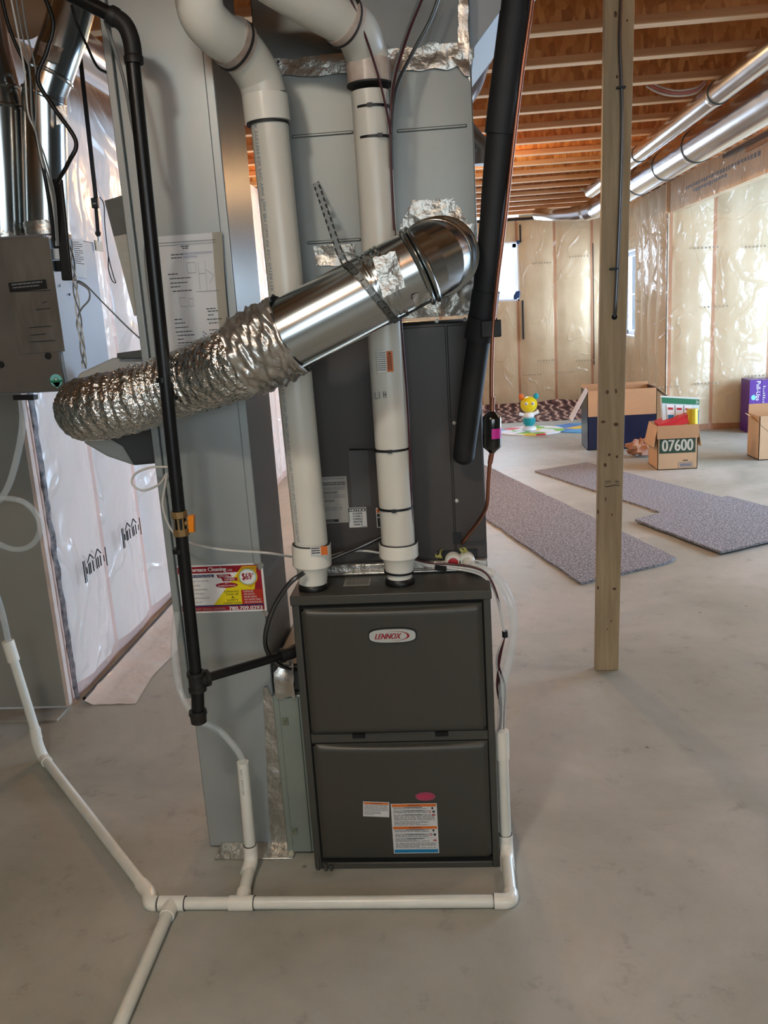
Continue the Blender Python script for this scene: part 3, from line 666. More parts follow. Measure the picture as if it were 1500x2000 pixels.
# ================================================================== RETURN DUCT
RX0, RX1, RY0, RY1 = -.611, -.366, .11, .44
rd = thing('return_duct', ((RX0+RX1)/2, .27, 0), 'wide galvanised return air drop standing on the floor left of the furnace', 'duct')
b = MB(); b.box(RX0, RX1, RY0, RY1, .004, CZ-.01, mat('return duct sheet', (172, 179, 180), .42, .62, var=.07, vs=3, bump=.22, bs=4, stretch=(1, 1, .25), bdist=.004)); b.build('body', rd, .004)
b = MB(); b.box(RX0-.02, RX0-.001, RY0-.008, RY0+.03, .5, CZ-.01, MATS['return duct sheet']); b.build('left_flange', rd, .002)
b = MB(); x_ = RX1-.02; b.box(x_, RX1+.004, RY0-.006, RY0, .9, CZ-.01, MATS['return duct sheet']); b.build('corner_seam', rd, .003)
z_ = aY(450, 1295, RY0).z
b = MB(); q = path((222, 462, RY0+.03), (258, 455, RY0+.03), (287, 610, RY0+.03), (262, 617, RY0+.03)); b.prism(q, (0, .01, 0), mat('grey insulation flap', (170, 168, 158), .6, var=.06, vs=40)); b.build('insulation_flap', rd)
b = MB(); q = path((204, 392, RY0+.06), (250, 378, RY0+.06), (262, 455, RY0+.06), (222, 462, RY0+.06)); b.prism(q, (0, .1, 0), galv_dark); b.build('branch_stub', rd)
crumple('foil_tape', rd, path((514, 1345, RY0-.001), (540, 1350, RY0-.001), (566, 1668, RY0-.001), (528, 1640, RY0-.001)), foil_mat, 6, 30, .004, 11, rag=.15)
b = MB(); P0 = at(425, 1680, 'Z', 0.0); P1 = at(572, 1680, 'Z', 0)
b.prism([(P0.x, RY0, .018), (P0.x-.01, P0.y, .004), (P0.x-.01, P0.y, .0), (P0.x, RY0, 0)], (P1.x-P0.x+.01, 0, 0), foil_mat); b.build('base_tape', rd, .002)
# filter rack boot
fr_ = thing('filter_rack', ((RX1+FX0)/2, .3, 0), 'narrow pale steel filter slot with foil taped top between return drop and furnace', 'filter rack')
b = MB(); rx0, rx1, ry = RX1+.004, FX0-.004, .075; zt = aY(580, 1358, ry).z
b.box(rx0, rx1, ry, .62, .006, zt, galv_green); b.build('boot', fr_, .003)
b = MB(); b.box(rx0+.018, rx1-.016, ry-.006, ry, .01, zt-.004, galv_green); b.build('slot_cover', fr_, .002)
for (x, y) in ((557, 1408), (575, 1622)):
    P = aY(x, y, ry-.006); b = MB(); b.box(P.x-.009, P.x+.009, ry-.009, ry-.006, P.z-.012, P.z+.010, mat('worn decal', (70, 74, 52), .6, rgb2=(130, 136, 120), vs=90)); b.build('worn_sticker', fr_)
b = MB(); b.box(rx0+.002, rx1-.002, ry+.02, .6, zt+.001, zt+.085, galv_dark); b.build('sloped_top', fr_, .01)
crumple('foil_tape', fr_, path((535, 1312, ry-.002), (572, 1275, ry-.002), (578, 1358, ry-.002), (540, 1362, ry-.002)), foil_tape, 12, 14, .014, 12, rag=.2)

# ================================================================== PVC VENT PIPES
def ringband(mb, a, b_, r, m, n=28): mb.tube([a, b_], r, m, n=n)
def lerp(a, b_, t): return Vector(a)*(1-t)+Vector(b_)*t
def pvc_print(P0, P1, r, ang, s, h, x0=0, x1=1, m=pipeink):
    "print wrapped round a straight pipe, reading downwards"
    V, Fc = text_geo(s); P0 = Vector(P0); P1 = Vector(P1); ax = (P1-P0); L = ax.length; ax.normalize()
    f0 = Vector((0, -1, 0)); f0 = (f0-ax*f0.dot(ax)).normalized(); sd = ax.cross(f0)
    out = []
    for x, y in V:
        a = ang+(y-.5)*h/r; out.append(P0+ax*L*(x0+(x1-x0)*x)+(f0*math.cos(a)-sd*math.sin(a)*-1)*(r+.0006))
    b = MB(); b.add(out, Fc, m); return b
PR = .0455
Y1, Y2 = .062, .080
# left pipe
vp = thing('vent_pipe', (G1.x, G1.y, FH), 'left white PVC vent pipe on the furnace top with blue print running down it', 'pipe')
A = aY(608, 1062, Y1); B = aY(522, 200, Y1)
b = MB(); b.tube([A, lerp(A, B, .5), B], PR, pvc, n=40); b.build('pipe', vp)
pvc_print(lerp(A, B, .97), A, PR, .62, 'IPEX SYSTEM 636 PVC Vent Type BH Class IIA 65C INTERTEK Listed ULC S636 Control No', .014, 0, .56).build('printed_text', vp)
pvc_print(lerp(A, B, .97), A, PR, .62, 'SYSTEM 636 Gas Vent Type BH Class IIA 65C INTERTEK Listed ULC S636 Control No SYSTEM 636', .014, .57, .985).build('printed_text', vp)
def fitting(parent, C, r0, l0, r1, l1, neck, base):
    "stepped reducer: wide socket above, narrow socket below; C top centre"
    d = (Vector(base)-Vector(C)).normalized()
    b = MB(); b.lathe(C, d, [(0, r0-.004), (.0, r0), (l0, r0), (l0+.012, r1+.004), (l0+.012+l1, r1), (l0+.014+l1, r1-.003)], pvc_fit, n=36); o = b.build('reducer', parent)
    b = MB(); b.lathe(Vector(C)-d*.002, d, [(0, r0-.004), (0, r0-.002), (.004, r0-.002), (.004, r0-.006)], ring, n=36); b.build('cement_line', o)
    return d
d = fitting(vp, A, .0535, .058, .039, .040, 0, G1+Vector((0, 0, .02)))
b = MB(); b.tube([A+d*.10, G1+Vector((0, 0, .004))], .0335, pvc_fit, n=30); b.build('stub', vp)
b = MB(); P = aY(624, 1072, Y1-.054); c = Card(b, P+Vector((-.024, -.001, .006)), (1, .12, 0), (0, 0, -1), .045, .024, sticker); c.rect(.6, 0, 1, 1, s_orange); c.lines(.05, .1, .55, .9, 3, ink); b.build('sticker', vp)
# coupling then bend towards the camera
b = MB(); C0 = aY(523, 240, Y1); C1 = aY(517, 188, Y1); b.tube([C0, C1], .0555, pvc_fit, n=40); o = b.build('coupling', vp)
b = MB(); b.tube([C0-Vector((0, 0, .006)), C0], .0515, ring, n=36); b.build('cement_line', o)
el = spline([C1, aY(505, 150, Y1-.01), aY(478, 108, Y1-.05), aY(452, 82, Y1-.09)], 6)
b = MB(); b.tube(el, .0535, pvc, n=36); b.build('bend', vp)
b = MB(); b.tube([aY(466, 93, Y1-.07), aY(448, 78, Y1-.095)], .0575, pvc_dirty, n=36); o = b.build('coupling', vp)
b = MB(); b.tube([aY(462, 90, Y1-.076), aY(458, 87, Y1-.081)], .0595, ring, n=36); b.build('cement_line', o)
b = MB(); b.tube(spline([aY(452, 82, Y1-.09), aY(420, 60, Y1-.15), aY(392, 20, Y1-.20), aY(385, -60, Y1-.22), aY(385, -150, Y1-.22), aY(385, -300, Y1-.22)], 6), .051, pvc_fit, n=36); b.build('upper_bend', vp)
# right pipe
vq = thing('vent_pipe', (G2.x, G2.y, FH), 'right white PVC vent pipe strapped with black ties, orange warning sticker halfway up', 'pipe')
A = aY(778, 1060, Y2); B = aY(722, 180, Y2)
b = MB(); b.tube([A, lerp(A, B, .5), B], PR, pvc, n=40); b.build('pipe', vq)
d = fitting(vq, A, .0535, .036, .039, .030, 0, G2+Vector((0, 0, .02)))
b = MB(); b.tube([A+d*.07, G2+Vector((0, 0, .004))], .0345, pvc_fit, n=30); b.build('stub', vq)
b = MB(); b.tube([aY(779, 1113, Y2), aY(779, 1117, Y2)], .041, black, n=30); b.build('cable_tie', vq)
for (x, y, t_) in ((727, 213, 0), (731, 272, 0), (765, 876, 0), (773, 990, 0)):
    P = aY(x, y, Y2); b = MB(); b.tube([P-Vector((0, 0, .003)), P+Vector((0, 0, .003))], PR+.0025, black, n=36)
    b.box(P.x-.008+.01*(y % 3), P.x+.004+.01*(y % 3), P.y-PR-.008, P.y-PR, P.z-.004, P.z+.004, black)
    if y == 876: b.bar((P.x-.04, P.y-.02, P.z+.003), aY(683, 878, .12), .004, .004, black)
    b.build('cable_tie', vq)
P = aY(738, 687, Y2-PR-.0006); b = MB(); c = Card(b, P-Vector((.003, .0012, 0)), (1, .04, 0), (0, 0, -1), .040, .052, pvc)
c.lines(.02, .04, .55, .96, 9, inkgrey, fill=.5); c.rect(.6, 0, 1, 1, s_orange, 1); c.poly([(.7, .16), (.9, .16), (.8, .04)], ink, 2)
for k in range(3): c.rect(.68+.09*k, .2, .72+.09*k, .9, ink, 2)
b.build('warning_sticker', vq)
b = MB(); P = aY(730, 765, Y2-PR-.001)
c = Card(b, P, (1, 0, .05), (.05, 0, -1), .036, .02, None, t=.0004)
for x0_ in (.05, .35, .65, .8): c.rect(x0_, .1, x0_+.06, .95, inkgrey)
c.rect(.05, .85, .3, .95, inkgrey); c.rect(.65, .45, .9, .55, inkgrey); b.build('pencil_mark', vq)
b = MB(); C1 = aY(722, 165, Y2); C0 = aY(719, 120, Y2); b.tube([C1, C0], .0535, pvc_dirty, n=36); o = b.build('coupling', vq)
b = MB(); b.tube([C1, C1-Vector((0, 0, .004))], .0555, ring, n=36); b.build('cement_line', o)
b = MB(); b.tube(spline([C0, aY(713, 98, Y2-.01), aY(697, 62, Y2-.05), aY(672, 42, Y2-.08)], 6), .0515, pvc, n=36); b.build('bend', vq)
b = MB(); b.tube([aY(681, 50, Y2-.07), aY(668, 38, Y2-.085)], .0565, pvc_dirty, n=36); o = b.build('coupling', vq)
b = MB(); b.tube([aY(672, 43, Y2-.08), aY(669, 41, Y2-.084)], .0585, ring, n=36); b.build('cement_line', o)
b = MB(); b.tube(spline([aY(672, 42, Y2-.08), aY(610, 8, Y2-.14), aY(540, -35, Y2-.20), aY(470, -80, Y2-.26), aY(330, -160, Y2-.40), aY(200, -235, Y2-.52)], 6), .050, pvc, n=36); b.build('upper_pipe', vq)

# ================================================================== BYPASS DUCT (rigid) + FLEX + HUMIDIFIER
by = thing('bypass_duct', aY(720, 620, -.16), 'shiny round galvanised bypass pipe slanting across both vent pipes', 'duct')
BR = .083
E0 = aY(548, 663, -.20); E1 = aY(814, 523, -.165)
def duct_seg(name, a, b_, r, parent, m=galv_duct, n=48):
    mb_ = MB(); mb_.tube([a, lerp(a, b_, .33), lerp(a, b_, .66), b_], r, m, n=n); return mb_.build(name, parent)
o = duct_seg('pipe', E0, lerp(E0, E1, .98), BR, by)
ax = (E1-E0).normalized()
# long seam on the pipe
b = MB(); sdv = ax.cross(Vector((0, 1, 0))).normalized(); 
if sdv.z > 0: sdv = -sdv
off = (sdv*.93+Vector((0, -1, 0))*.36).normalized()*(BR+.001); b.bar(E0+off, E1+off, .008, .003, galv_duct, up=off); b.build('long_seam', o)
# beaded joint and elbow gores turning back to the plenum
PEND = aY(868, 500, PYF); PEND.y = PYF
g0 = E1; g1 = aY(842, 508, -.14); g2 = aY(860, 500, -.06); g3 = aY(866, 497, .05)
prev = None
gl = [(E1-ax*.005, g1), (g1, g2), (g2, g3), (g3, Vector((g3.x, PYF+.002, g3.z)))]
b = MB(); b.tube(spline([E1-ax*.004, g1, g2, g3, Vector((g3.x, PYF, g3.z))], 2), [BR*1.015]*9, galv_duct, n=48); b.build('elbow', by, sharp=12)
def bead(P, dr, r, w_=.006, m=galv_duct): mb_ = MB(); mb_.lathe(P-dr*w_, dr, [(0, r), (w_*.4, r+.005), (w_, r+.007), (w_*1.6, r+.005), (w_*2, r)], m, n=48); return mb_.build('bead', by)
bead(E1, ax, BR+.001); bead(E1+ax*.0-ax*.006+ax*.02, ax, BR+.0015)
bead(g1.lerp(g2, .4), (g2-g1).normalized(), BR*1.015); bead(g2.lerp(g3, .3), (g3-g2).normalized()*.6+(g2-g1).normalized()*.4, BR*1.012)
def foilwrap(name, a, b_, r, parent, amp=.006, m=foil_tape, seed=0, n=60, k=16, arc=None):
    mb_ = MB(); P = [lerp(a, b_, i/k) for i in range(k+1)]
    mb_.tube(P, r+.002, m, n=n, caps=False, rf=lambda i, kk: 1+amp/r*(.4+noise.noise(Vector((i*.5, kk*.35, seed)))*1.2))
    return mb_.build(name, parent, sharp=180)
tA = lerp(E0, E1, .66); foilwrap('foil_tape', lerp(E0, E1, .68), lerp(E0, E1, .82), BR-.0015, by, .0025, m=galv_duct, seed=5)
crumple('foil_tape', by, [aY(728, 505, -.268), aY(772, 490, -.258), aY(792, 560, -.255), aY(748, 582, -.268)], foil_mat, 12, 14, .003, 21, rag=.1)
crumple('foil_tape', by, [aY(805, 578, -.235), aY(838, 560, -.22), aY(845, 582, -.21), aY(812, 600, -.225)], foil_mat, 8, 6, .005, 22, rag=.2)
# flexible duct
fx = thing('flexible_duct', aY(250, 800, 0), 'crinkled silver flexible duct curling from the bypass pipe to the humidifier', 'flexible duct')
FP = [lerp(E0, E1, .03), aY(500, 690, -.175), aY(455, 712, -.13), aY(390, 738, -.035), aY(320, 762, .012), aY(255, 782, .018), aY(200, 795, .045), aY(170, 800, .12), aY(178, 800, .24)]
sp_ = spline(FP, 36); NN = len(sp_)
def flexr(i, k):
    a = 2*math.pi*k/72; ph = i*.62+a*.9
    return 1+.030*math.sin(ph)+.055*noise.noise(Vector((i*.16, math.cos(a)*2.2, math.sin(a)*2.2)))+.050*noise.noise(Vector((i*.55, math.cos(a)*7, math.sin(a)*7)))+.02*noise.noise(Vector((i*1.3, math.cos(a)*15, math.sin(a)*15)))
b = MB(); b.tube(sp_, .0835, foil, n=72, rf=flexr); b.build('hose', fx, sharp=180)
foilwrap('foil_tape', lerp(E0, E1, .09), aY(478, 700, -.18), .0855, fx, .013, foil_tape, 3, n=64, k=26)
# humidifier
hu = thing('humidifier', aY(250, 900, .3), 'grey humidifier with dark cover on the side of the return drop behind the flexible duct', 'humidifier')
HX = RX0-.022
def hx(px, py, y=.23): return aY(px, py, y)
q = [hx(325, 905), hx(258, 911), hx(205, 893), hx(162, 868), hx(120, 800), hx(150, 730), hx(215, 700), hx(300, 692), hx(325, 694)]
for p in q:
    if p.x > HX: p.x = HX
b = MB(); b.prism([Vector((p.x, .24, p.z)) for p in q[::-1]], (0, .17, 0), humid); b.build('housing', hu, .008)
q = [hx(322, 903, .22), hx(262, 909, .22), hx(240, 872, .22), hx(205, 852, .22), hx(215, 800, .22), hx(300, 780, .22), hx(322, 780, .22)]
for p in q:
    if p.x > HX: p.x = HX
b = MB(); b.prism([Vector((p.x, .215, p.z)) for p in q[::-1]], (0, .03, 0), humiddark); b.build('cover', hu, .006)
q = [hx(228, 700, .22), hx(228, 690, .22), hx(280, 683, .22), hx(310, 683, .22), hx(310, 700, .22)]
b = MB(); b.prism([Vector((p.x, .22, p.z)) for p in q[::-1]], (0, .12, 0), galv_dark); b.build('top_cap', hu, .002)
# perforated strap hanging the bypass pipe
hs = MB()
def strap(mb_, P, w_, m, fr, hole=True):
    for i in range(len(P)-1):
        d_ = (P[i+1]-P[i]); L = d_.length; d_.normalize(); u = d_.cross(fr).normalized()
        c = (P[i]+P[i+1])/2; mb_.lathe(c-fr*.0006, fr, [(0, .0035), (0, w_/2), (.0012, w_/2), (.0012, .0035)], m, n=14, smooth=False)
        mb_.bar(P[i]+u*w_*.36, P[i+1]+u*w_*.36, .0012, w_*.22, m, up=u) ; mb_.bar(P[i]-u*w_*.36, P[i+1]-u*w_*.36, .0012, w_*.22, m, up=u)
fr = Vector((0, -1, 0))
top = aY(617, 357, PYF-.008); mid = aY(667, 505, -.11); st = [lerp(top, mid, i/11) for i in range(12)]

tt = (E1-E0).normalized(); cpt = E0+tt*((mid-E0).dot(tt))
seg = []
upv = (Vector((0, 0, 1))-tt*tt.z).normalized(); fwv = tt.cross(upv); 
if fwv.y > 0: fwv = -fwv
for k in range(13):
    a = math.radians(20+12.5*k); seg.append(cpt+tt*(.0+.004*k)+(upv*math.cos(a)+fwv*math.sin(a))*(BR+.004))
strap(hs, st[:-1]+[seg[0]], .018, galv_dark, fr)
for i in range(12):
    nrm = ((seg[i]+seg[i+1])/2-cpt); nrm = (nrm-tt*nrm.dot(tt)).normalized(); strap(hs, [seg[i], seg[i+1]], .018, galv_dark, nrm)
ho = hs.build('hanger_strap'); tag(ho, 'perforated steel strap screwed to the plenum and looped round the bypass pipe', 'strap')

# ================================================================== GAS PIPE
gp = thing('gas_pipe', aY(385, 1410, -.1), 'black iron gas pipe with brass valve dropping in front of the return duct', 'gas pipe')
GY = -.1; gr = .0163
g_top = aY(258, 110, GY); g_val = aY(352, 1022, GY); g_tee = aY(386, 1330, GY); g_bot = aY(388, 1405, GY)
g_tee.x = aY(384, 1330, GY).x
b = MB(); b.tube([g_top, g_val], gr, gas, n=24); b.build('riser', gp)
b = MB(); b.tube([g_val, g_tee], gr, gas, n=24); b.build('riser', gp)
el = spline([aY(262, 125, GY), aY(257, 82, GY), aY(243, 48, GY), aY(215, 28, GY)], 6)
b = MB(); b.tube(el, .0195, gasfit, n=24); b.lathe(el[0], el[1]-el[0], [(0, .021), (.014, .022), (.018, .0195)], gasfit); b.lathe(el[-1], el[-2]-el[-1], [(0, .021), (.014, .022), (.018, .0195)], gasfit); b.build('elbow', gp)
b = MB(); b.tube([aY(225, 33, GY), aY(100, -30, GY)], gr, gas, n=24); b.build('overhead_run', gp)
for (x, y) in ((343, 936), (350, 1075), (318, 742)):
    P = aY(x, y, GY); b = MB(); b.lathe(P-Vector((0, 0, .006)), (0, 0, 1), [(0, gr), (0, gr+.0008), (.012, gr+.0008), (.012, gr)], gas); b.build('joint', gp)
v_ = aY(352, 1022, GY); b = MB()
b.lathe(v_-Vector((0, 0, .032)), (0, 0, 1), [(0, .0165), (.0, .021), (.016, .021), (.018, .017), (.046, .017), (.048, .021), (.064, .021), (.064, .019)], brass, n=8, smooth=False); vo = b.build('valve', gp, .001)
b = MB(); b.tube([v_, v_+Vector((.028, -.004, 0))], .007, brass); b.hexa([v_+Vector(p) for p in ((.022, -.012, -.022), (.036, -.012, -.024), (.036, .006, -.024), (.022, .006, -.022), (.024, -.012, .020), (.040, -.012, .022), (.040, .006, .022), (.024, .006, .020))], orange); b.build('handle', vo, .002)
b = MB(); b.lathe(g_tee+Vector((0, 0, .026)), (0, 0, -1), [(0, .019), (0, .024), (.010, .024), (.012, .021), (.042, .021), (.044, .024), (.054, .024), (.054, .019)], gasfit); 
f_in = Vector((FX0, .095, g_tee.z+.0)); dr_ = (f_in-g_tee); dr_.normalize()
b.lathe(g_tee, dr_, [(0, .0195), (.022, .0195), (.024, .023), (.034, .023), (.034, .017)], gasfit); b.build('tee', gp)
b = MB(); b.tube([g_tee+Vector((0, 0, -.02)), g_bot+Vector((0, 0, .01))], gr+.001, gas, n=24); b.build('drip_leg', gp)
b = MB(); b.lathe(g_bot+Vector((0, 0, .026)), (0, 0, -1), [(0, .02), (0, .0235), (.010, .0245), (.014, .022), (.034, .021), (.037, .016)], gasfit); b.build('cap', gp)
el0 = aY(552, 1276, .04)
b = MB(); b.tube([g_tee+dr_*.03, f_in-dr_*.05], .0125, gas, n=20); b.build('branch', gp)
b = MB(); b.tube(spline([f_in-dr_*.065, f_in-dr_*.035, f_in+Vector((-.015, -.004, .002)), f_in+Vector((.012, .004, .002))], 5), .018, gasfit, n=20); b.lathe(f_in-dr_*.07, dr_, [(0, .018), (0, .021), (.010, .021), (.012, .018)], gasfit); b.build('elbow', gp)

# ================================================================== REFRIGERANT LINES
su = thing('suction_line', aY(905, 920, .1), 'thick black foam-insulated suction line hanging right of the plenum', 'refrigerant line')
P_ = spline(path((1026, -250, -.02), (1012, -60, -.02), (1005, 20, -.02), (988, 150, -.02), (970, 330, 0), (957, 480, .02), (945, 590, .04), (930, 700, .08), (917, 800, .11), (907, 880, .13), (905, 905, .135)), 8)
for p in P_: pass
rad = []
for i, p in enumerate(P_):
    f = i/(len(P_)-1); r_ = .0325-.004*f
    if f > .93: r_ *= math.sqrt(max(.05, 1-((f-.93)/.07)**2*.8))
    rad.append(r_*(1+.06*noise.noise(p*7)))
b = MB(); b.tube(P_, rad, rubber, n=28); b.build('insulation', su)
def sleeve(parent, name, pts, r, m, n=28, ov=0): mb_ = MB(); mb_.tube(pts, r, m, n=n); return mb_.build(name, parent)
sleeve(su, 'tape_wrap', path((949, 568, .035), (941, 625, .05)), .0345, rubber)
sleeve(su, 'tape_wrap', path((943, 618, .045), (934, 662, .06)), [.037, .036], rubber)
sleeve(su, 'insulation_joint', path((1005, 25, -.02), (984, 190, -.018), (975, 262, -.01)), [.034, .0345, .034], rubber)
b = MB(); b.box(*( lambda p: (p.x-.005, p.x+.045, p.y-.012, p.y-.006, p.z-.022, p.z+.020))(aY(943, 642, .018)), rubber); b.build('tape_flag', su, .003)
lq = thing('liquid_line', aY(905, 1060, .19), 'thin copper line with black filter drier beside the suction line', 'refrigerant line')
b = MB(); b.tube(spline(path((1058, -250, -.03), (1045, -60, -.03), (1037, 20, -.03), (1020, 140, -.03), (1003, 280, -.02), (985, 440, -.01), (970, 560, 0), (963, 640, .01), (960, 730, .01), (960, 806, .01)), 6), .0052, copper, n=12); b.build('copper_tube', lq)
D0, D1 = aY(961, 803, .01), aY(961, 884, .01)
b = MB(); L_ = (D1-D0).length; b.lathe(D0, D1-D0, [(0, .008), (.004, .011), (.014, .0225), (.020, .0235), (L_-.020, .0235), (L_-.014, .0225), (L_-.004, .011), (L_, .008)], blackgloss, n=32); fo = b.build('filter_drier', lq)
b = MB()
for k in range(8):
    a0 = math.radians(200+k*11-270+90); 
b.tube([aY(961, 836, .01), aY(961, 856, .01)], .0238, magenta, n=32, caps=False); mbm = MB(); 
# sticker covers the front right part of the drier only
n_ = 10; V = []
for z in (D0.lerp(D1, .40), D0.lerp(D1, .64)):
    for k in range(n_+1):
        a = math.radians(-95+k*8.2); V.append(z+Vector((math.sin(a+math.radians(90))*0+math.cos(a)*.0242*1, math.sin(a)*.0242, 0)))
mbm.add(V, [(k, k+1, n_+1+k+1, n_+1+k) for k in range(n_)], magenta); mbm.build('pink_sticker', fo)
b = MB(); b.tube([aY(962, 775, .01), D0], .0065, copper, n=12); b.build('flare_joint', lq); b = MB(); b.tube([D1, aY(957, 905, .012)], .0065, copper, n=12); b.build('flare_joint', lq)
b = MB(); b.tube(spline(path((958, 890, .01), (954, 940, .02), (951, 985, .04), (940, 1010, .09), (918, 1040, .15), (905, 1058, .19), (900, 1062, .21)), 6), .0052, copper, n=12); b.build('copper_tube', lq)
# dark plastic pipes behind the plenum, and far duct elbow
dp = thing('dark_vent_pipe', aY(960, 60, .9), 'slate grey pipe in shadow behind the upper right of the plenum', 'pipe')
pp = path((1010, -60, .9), (968, 25, 1.0), (945, 95, 1.25), (925, 165, 1.6), (905, 200, 2.0)); b = MB(); b.tube(spline(pp, 5), .036, darkplastic, n=28); b.build('pipe', dp)
for k, t_ in ((1, .1), (2, .2)):
    b = MB(); d_ = (pp[k+1]-pp[k]).normalized(); b.tube([pp[k]-d_*.05, pp[k]+d_*.07], .042, darkplastic, n=28); o = b.build('coupling', dp); b = MB(); b.tube([pp[k]-d_*.055, pp[k]-d_*.048], .040, black, n=28); b.build('cement_line', o)
b = MB(); b.tube(spline([(aY(900, 250, 3.2).x-.12, 3.2, CZ-.0), aY(896, 240, 3.2), aY(925, 275, 3.2), aY(940, 292, 3.2), aY(941, 322, 3.2)], 4), .062, galv_dark, n=28); tag(b.build('duct_elbow', sharp=15), 'small dull duct elbow poking out right of the plenum under the joists', 'duct elbow')

# ================================================================== CONDENSATE DRAIN
dn = thing('condensate_drain', (-.2, -.1, 0), 'white PVC drain line lying on the floor in front of the furnace', 'drain pipe')
dr = .0167
def zp(px, py, z=dr): return at(px, py, 'Z', z)
def piece(name, pts, r=dr, m=pvc_small, k=6, parent=dn):
    b = MB(); b.tube(spline(pts, k) if len(pts) > 2 else pts, r, m, n=24); return b.build(name, parent)
T1 = zp(336, 1765); T2 = zp(472, 1764); EL = zp(990, 1759); yy = (T1.y+T2.y+EL.y)/3
for p in (T1, T2, EL): p.y = yy
piece('pipe', [T1+Vector((-.01, 0, 0)), T2]); piece('pipe', [T2, EL])
L0 = zp(84, 1478); 
piece('pipe', [zp(296, 1752), L0])
piece('elbow', [T1+Vector((-.04, 0, 0)), T1+Vector((-.062, .004, 0)), lerp(zp(296, 1752), L0, .02), lerp(zp(296, 1752), L0, .07)], .0205, pvc_fit)
piece('tee', [T1+Vector((-.036, 0, 0)), T1+Vector((.036, 0, 0))], .0205, pvc_fit)
FQ = zp(232, 2010); piece('tee', [T1, lerp(T1, FQ, .12)], .0205, pvc_fit)
FQ2 = zp(130, 2240); piece('pipe', [lerp(T1, FQ, .1), FQ2])
piece('tee', [T2+Vector((-.034, 0, 0)), T2+Vector((.034, 0, 0))], .0205, pvc_fit)
RB = Vector((aY(492, 1690, .0).x, .0, .035)); 
U0 = aY(492, 1682, .0); U1 = aY(474, 1488, .0)
piece('tee', [T2, T2+(RB-T2)*.25], .0205, pvc_fit)
piece('pipe', [T2+(RB-T2)*.2, RB+Vector((0, -.03, -.01))])
piece('elbow', [RB+Vector((-.004, -.045, -.016)), RB+Vector((0, -.01, -.002)), RB+Vector((0, .002, .02)), RB+Vector((0, .002, .048))], .0205, pvc_fit)
piece('riser', [RB+Vector((0, .002, .03)), U1])
b = MB()
pvc_print(lerp(RB, U1, .95), lerp(RB, U1, .1), dr, .1, 'PVC 1 INCH CSA', .006, 0, .3).build('printed_text', dn)
# right side riser
R0 = Vector((EL.x+.012, -.01, .03)); R1 = aY(982, 1452, .05)
piece('elbow', [EL+Vector((-.034, 0, 0)), EL+Vector((-.004, .0, 0)), EL+Vector((.010, .010, 0)), EL+Vector((.012, .034, 0))], .0205, pvc_fit)
piece('pipe', [EL+Vector((.012, .03, 0)), R0+Vector((0, .0, 0))])
piece('elbow', [R0+Vector((0, -.02, -.012)), R0+Vector((0, .02, -.002)), R0+Vector((0, .045, .02)), R0+Vector((0, .05, .05))], .0205, pvc_fit)
R0b = R0+Vector((0, .05, .03)); R1.x = R0b.x-.002; R1.y = R0b.y
piece('riser', [R0b, R1]); piece('coupling', [R1+Vector((0, 0, -.04)), R1+Vector((0, 0, .045))], .0205, pvc_fit)
# rear-left riser
LR0 = aY(80, 1462, L0.y); LR1 = aY(18, 1262, L0.y)
piece('elbow', [lerp(L0, zp(296, 1752), .05), L0, LR0+Vector((-.01, 0, .02)), lerp(LR0, LR1, .2)], .0205, pvc_fit)
piece('riser', [lerp(LR0, LR1, .1), lerp(LR0, LR1, .9)]); piece('coupling', [lerp(LR0, LR1, .86), lerp(LR0, LR1, 1.05)], .022, pvc_fit)
for p_, d_ in ((T1+Vector((.037, 0, 0)), (1, 0, 0)), (T1+Vector((-.037, 0, 0)), (1, 0, 0)), (T2+Vector((.035, 0, 0)), (1, 0, 0)), (EL+Vector((-.035, 0, 0)), (1, 0, 0)), (RB+Vector((0, .002, .048)), (0, 0, 1)), (R0+Vector((0, .05, .051)), (0, 0, 1))):
    b = MB(); d_ = Vector(d_); b.tube([p_-d_*.0012, p_+d_*.0012], dr+.0026, ring, n=24); b.build('cement_line', dn)
# clear tubes
def hose(name, pts, r, m, label, cat='tube', n=12, k=8, rf=None):
    b = MB(); b.tube(spline(pts, k), r, m, n=n, rf=rf); return tag(b.build(name), label, cat)
hose('drain_tube', [aY(345, 1195, .06), aY(340, 1270, .04), aY(352, 1350, .02), aY(385, 1402, .0), aY(425, 1425, 0), aY(455, 1455, 0), U1+Vector((0, 0, .005)), U1-Vector((0, 0, .03))], .010, clear, 'clear vinyl tube curving into the short white riser by the return drop')
hose('drain_tube', [aY(918, 1106, .13), aY(945, 1112, .10), aY(975, 1135, .08), aY(998, 1180, .06), aY(1004, 1230, .05), aY(995, 1285, .05), aY(983, 1340, R1.y), R1+Vector((0, 0, .05)), R1+Vector((0, 0, -.01))], .0115, clear, 'clear vinyl tube arching from the coil drain port down the right side')
hose('drain_tube', [aY(-10, 1150, L0.y), aY(5, 1200, L0.y), aY(16, 1250, L0.y), lerp(LR0, LR1, .97)], .011, clear, 'clear vinyl tube entering the white riser at the left edge')
hose('vinyl_hose', [aY(42, 772, .45), aY(44, 830, .45), aY(34, 890, .45), aY(18, 945, .45), aY(0, 975, .45), aY(-20, 990, .45)], .0105, clear, 'clear hose hanging from under the ventilator')
lp = [aY(-20, 975, .42), aY(10, 973, .42), aY(45, 980, .43), aY(70, 1003, .44), aY(78, 1032, .45), aY(68, 1058, .46), aY(45, 1072, .46), aY(15, 1070, .46), aY(-25, 1050, .46)]
hose('vinyl_hose', lp, .009, clear, 'looped clear hose in front of the bare partition')
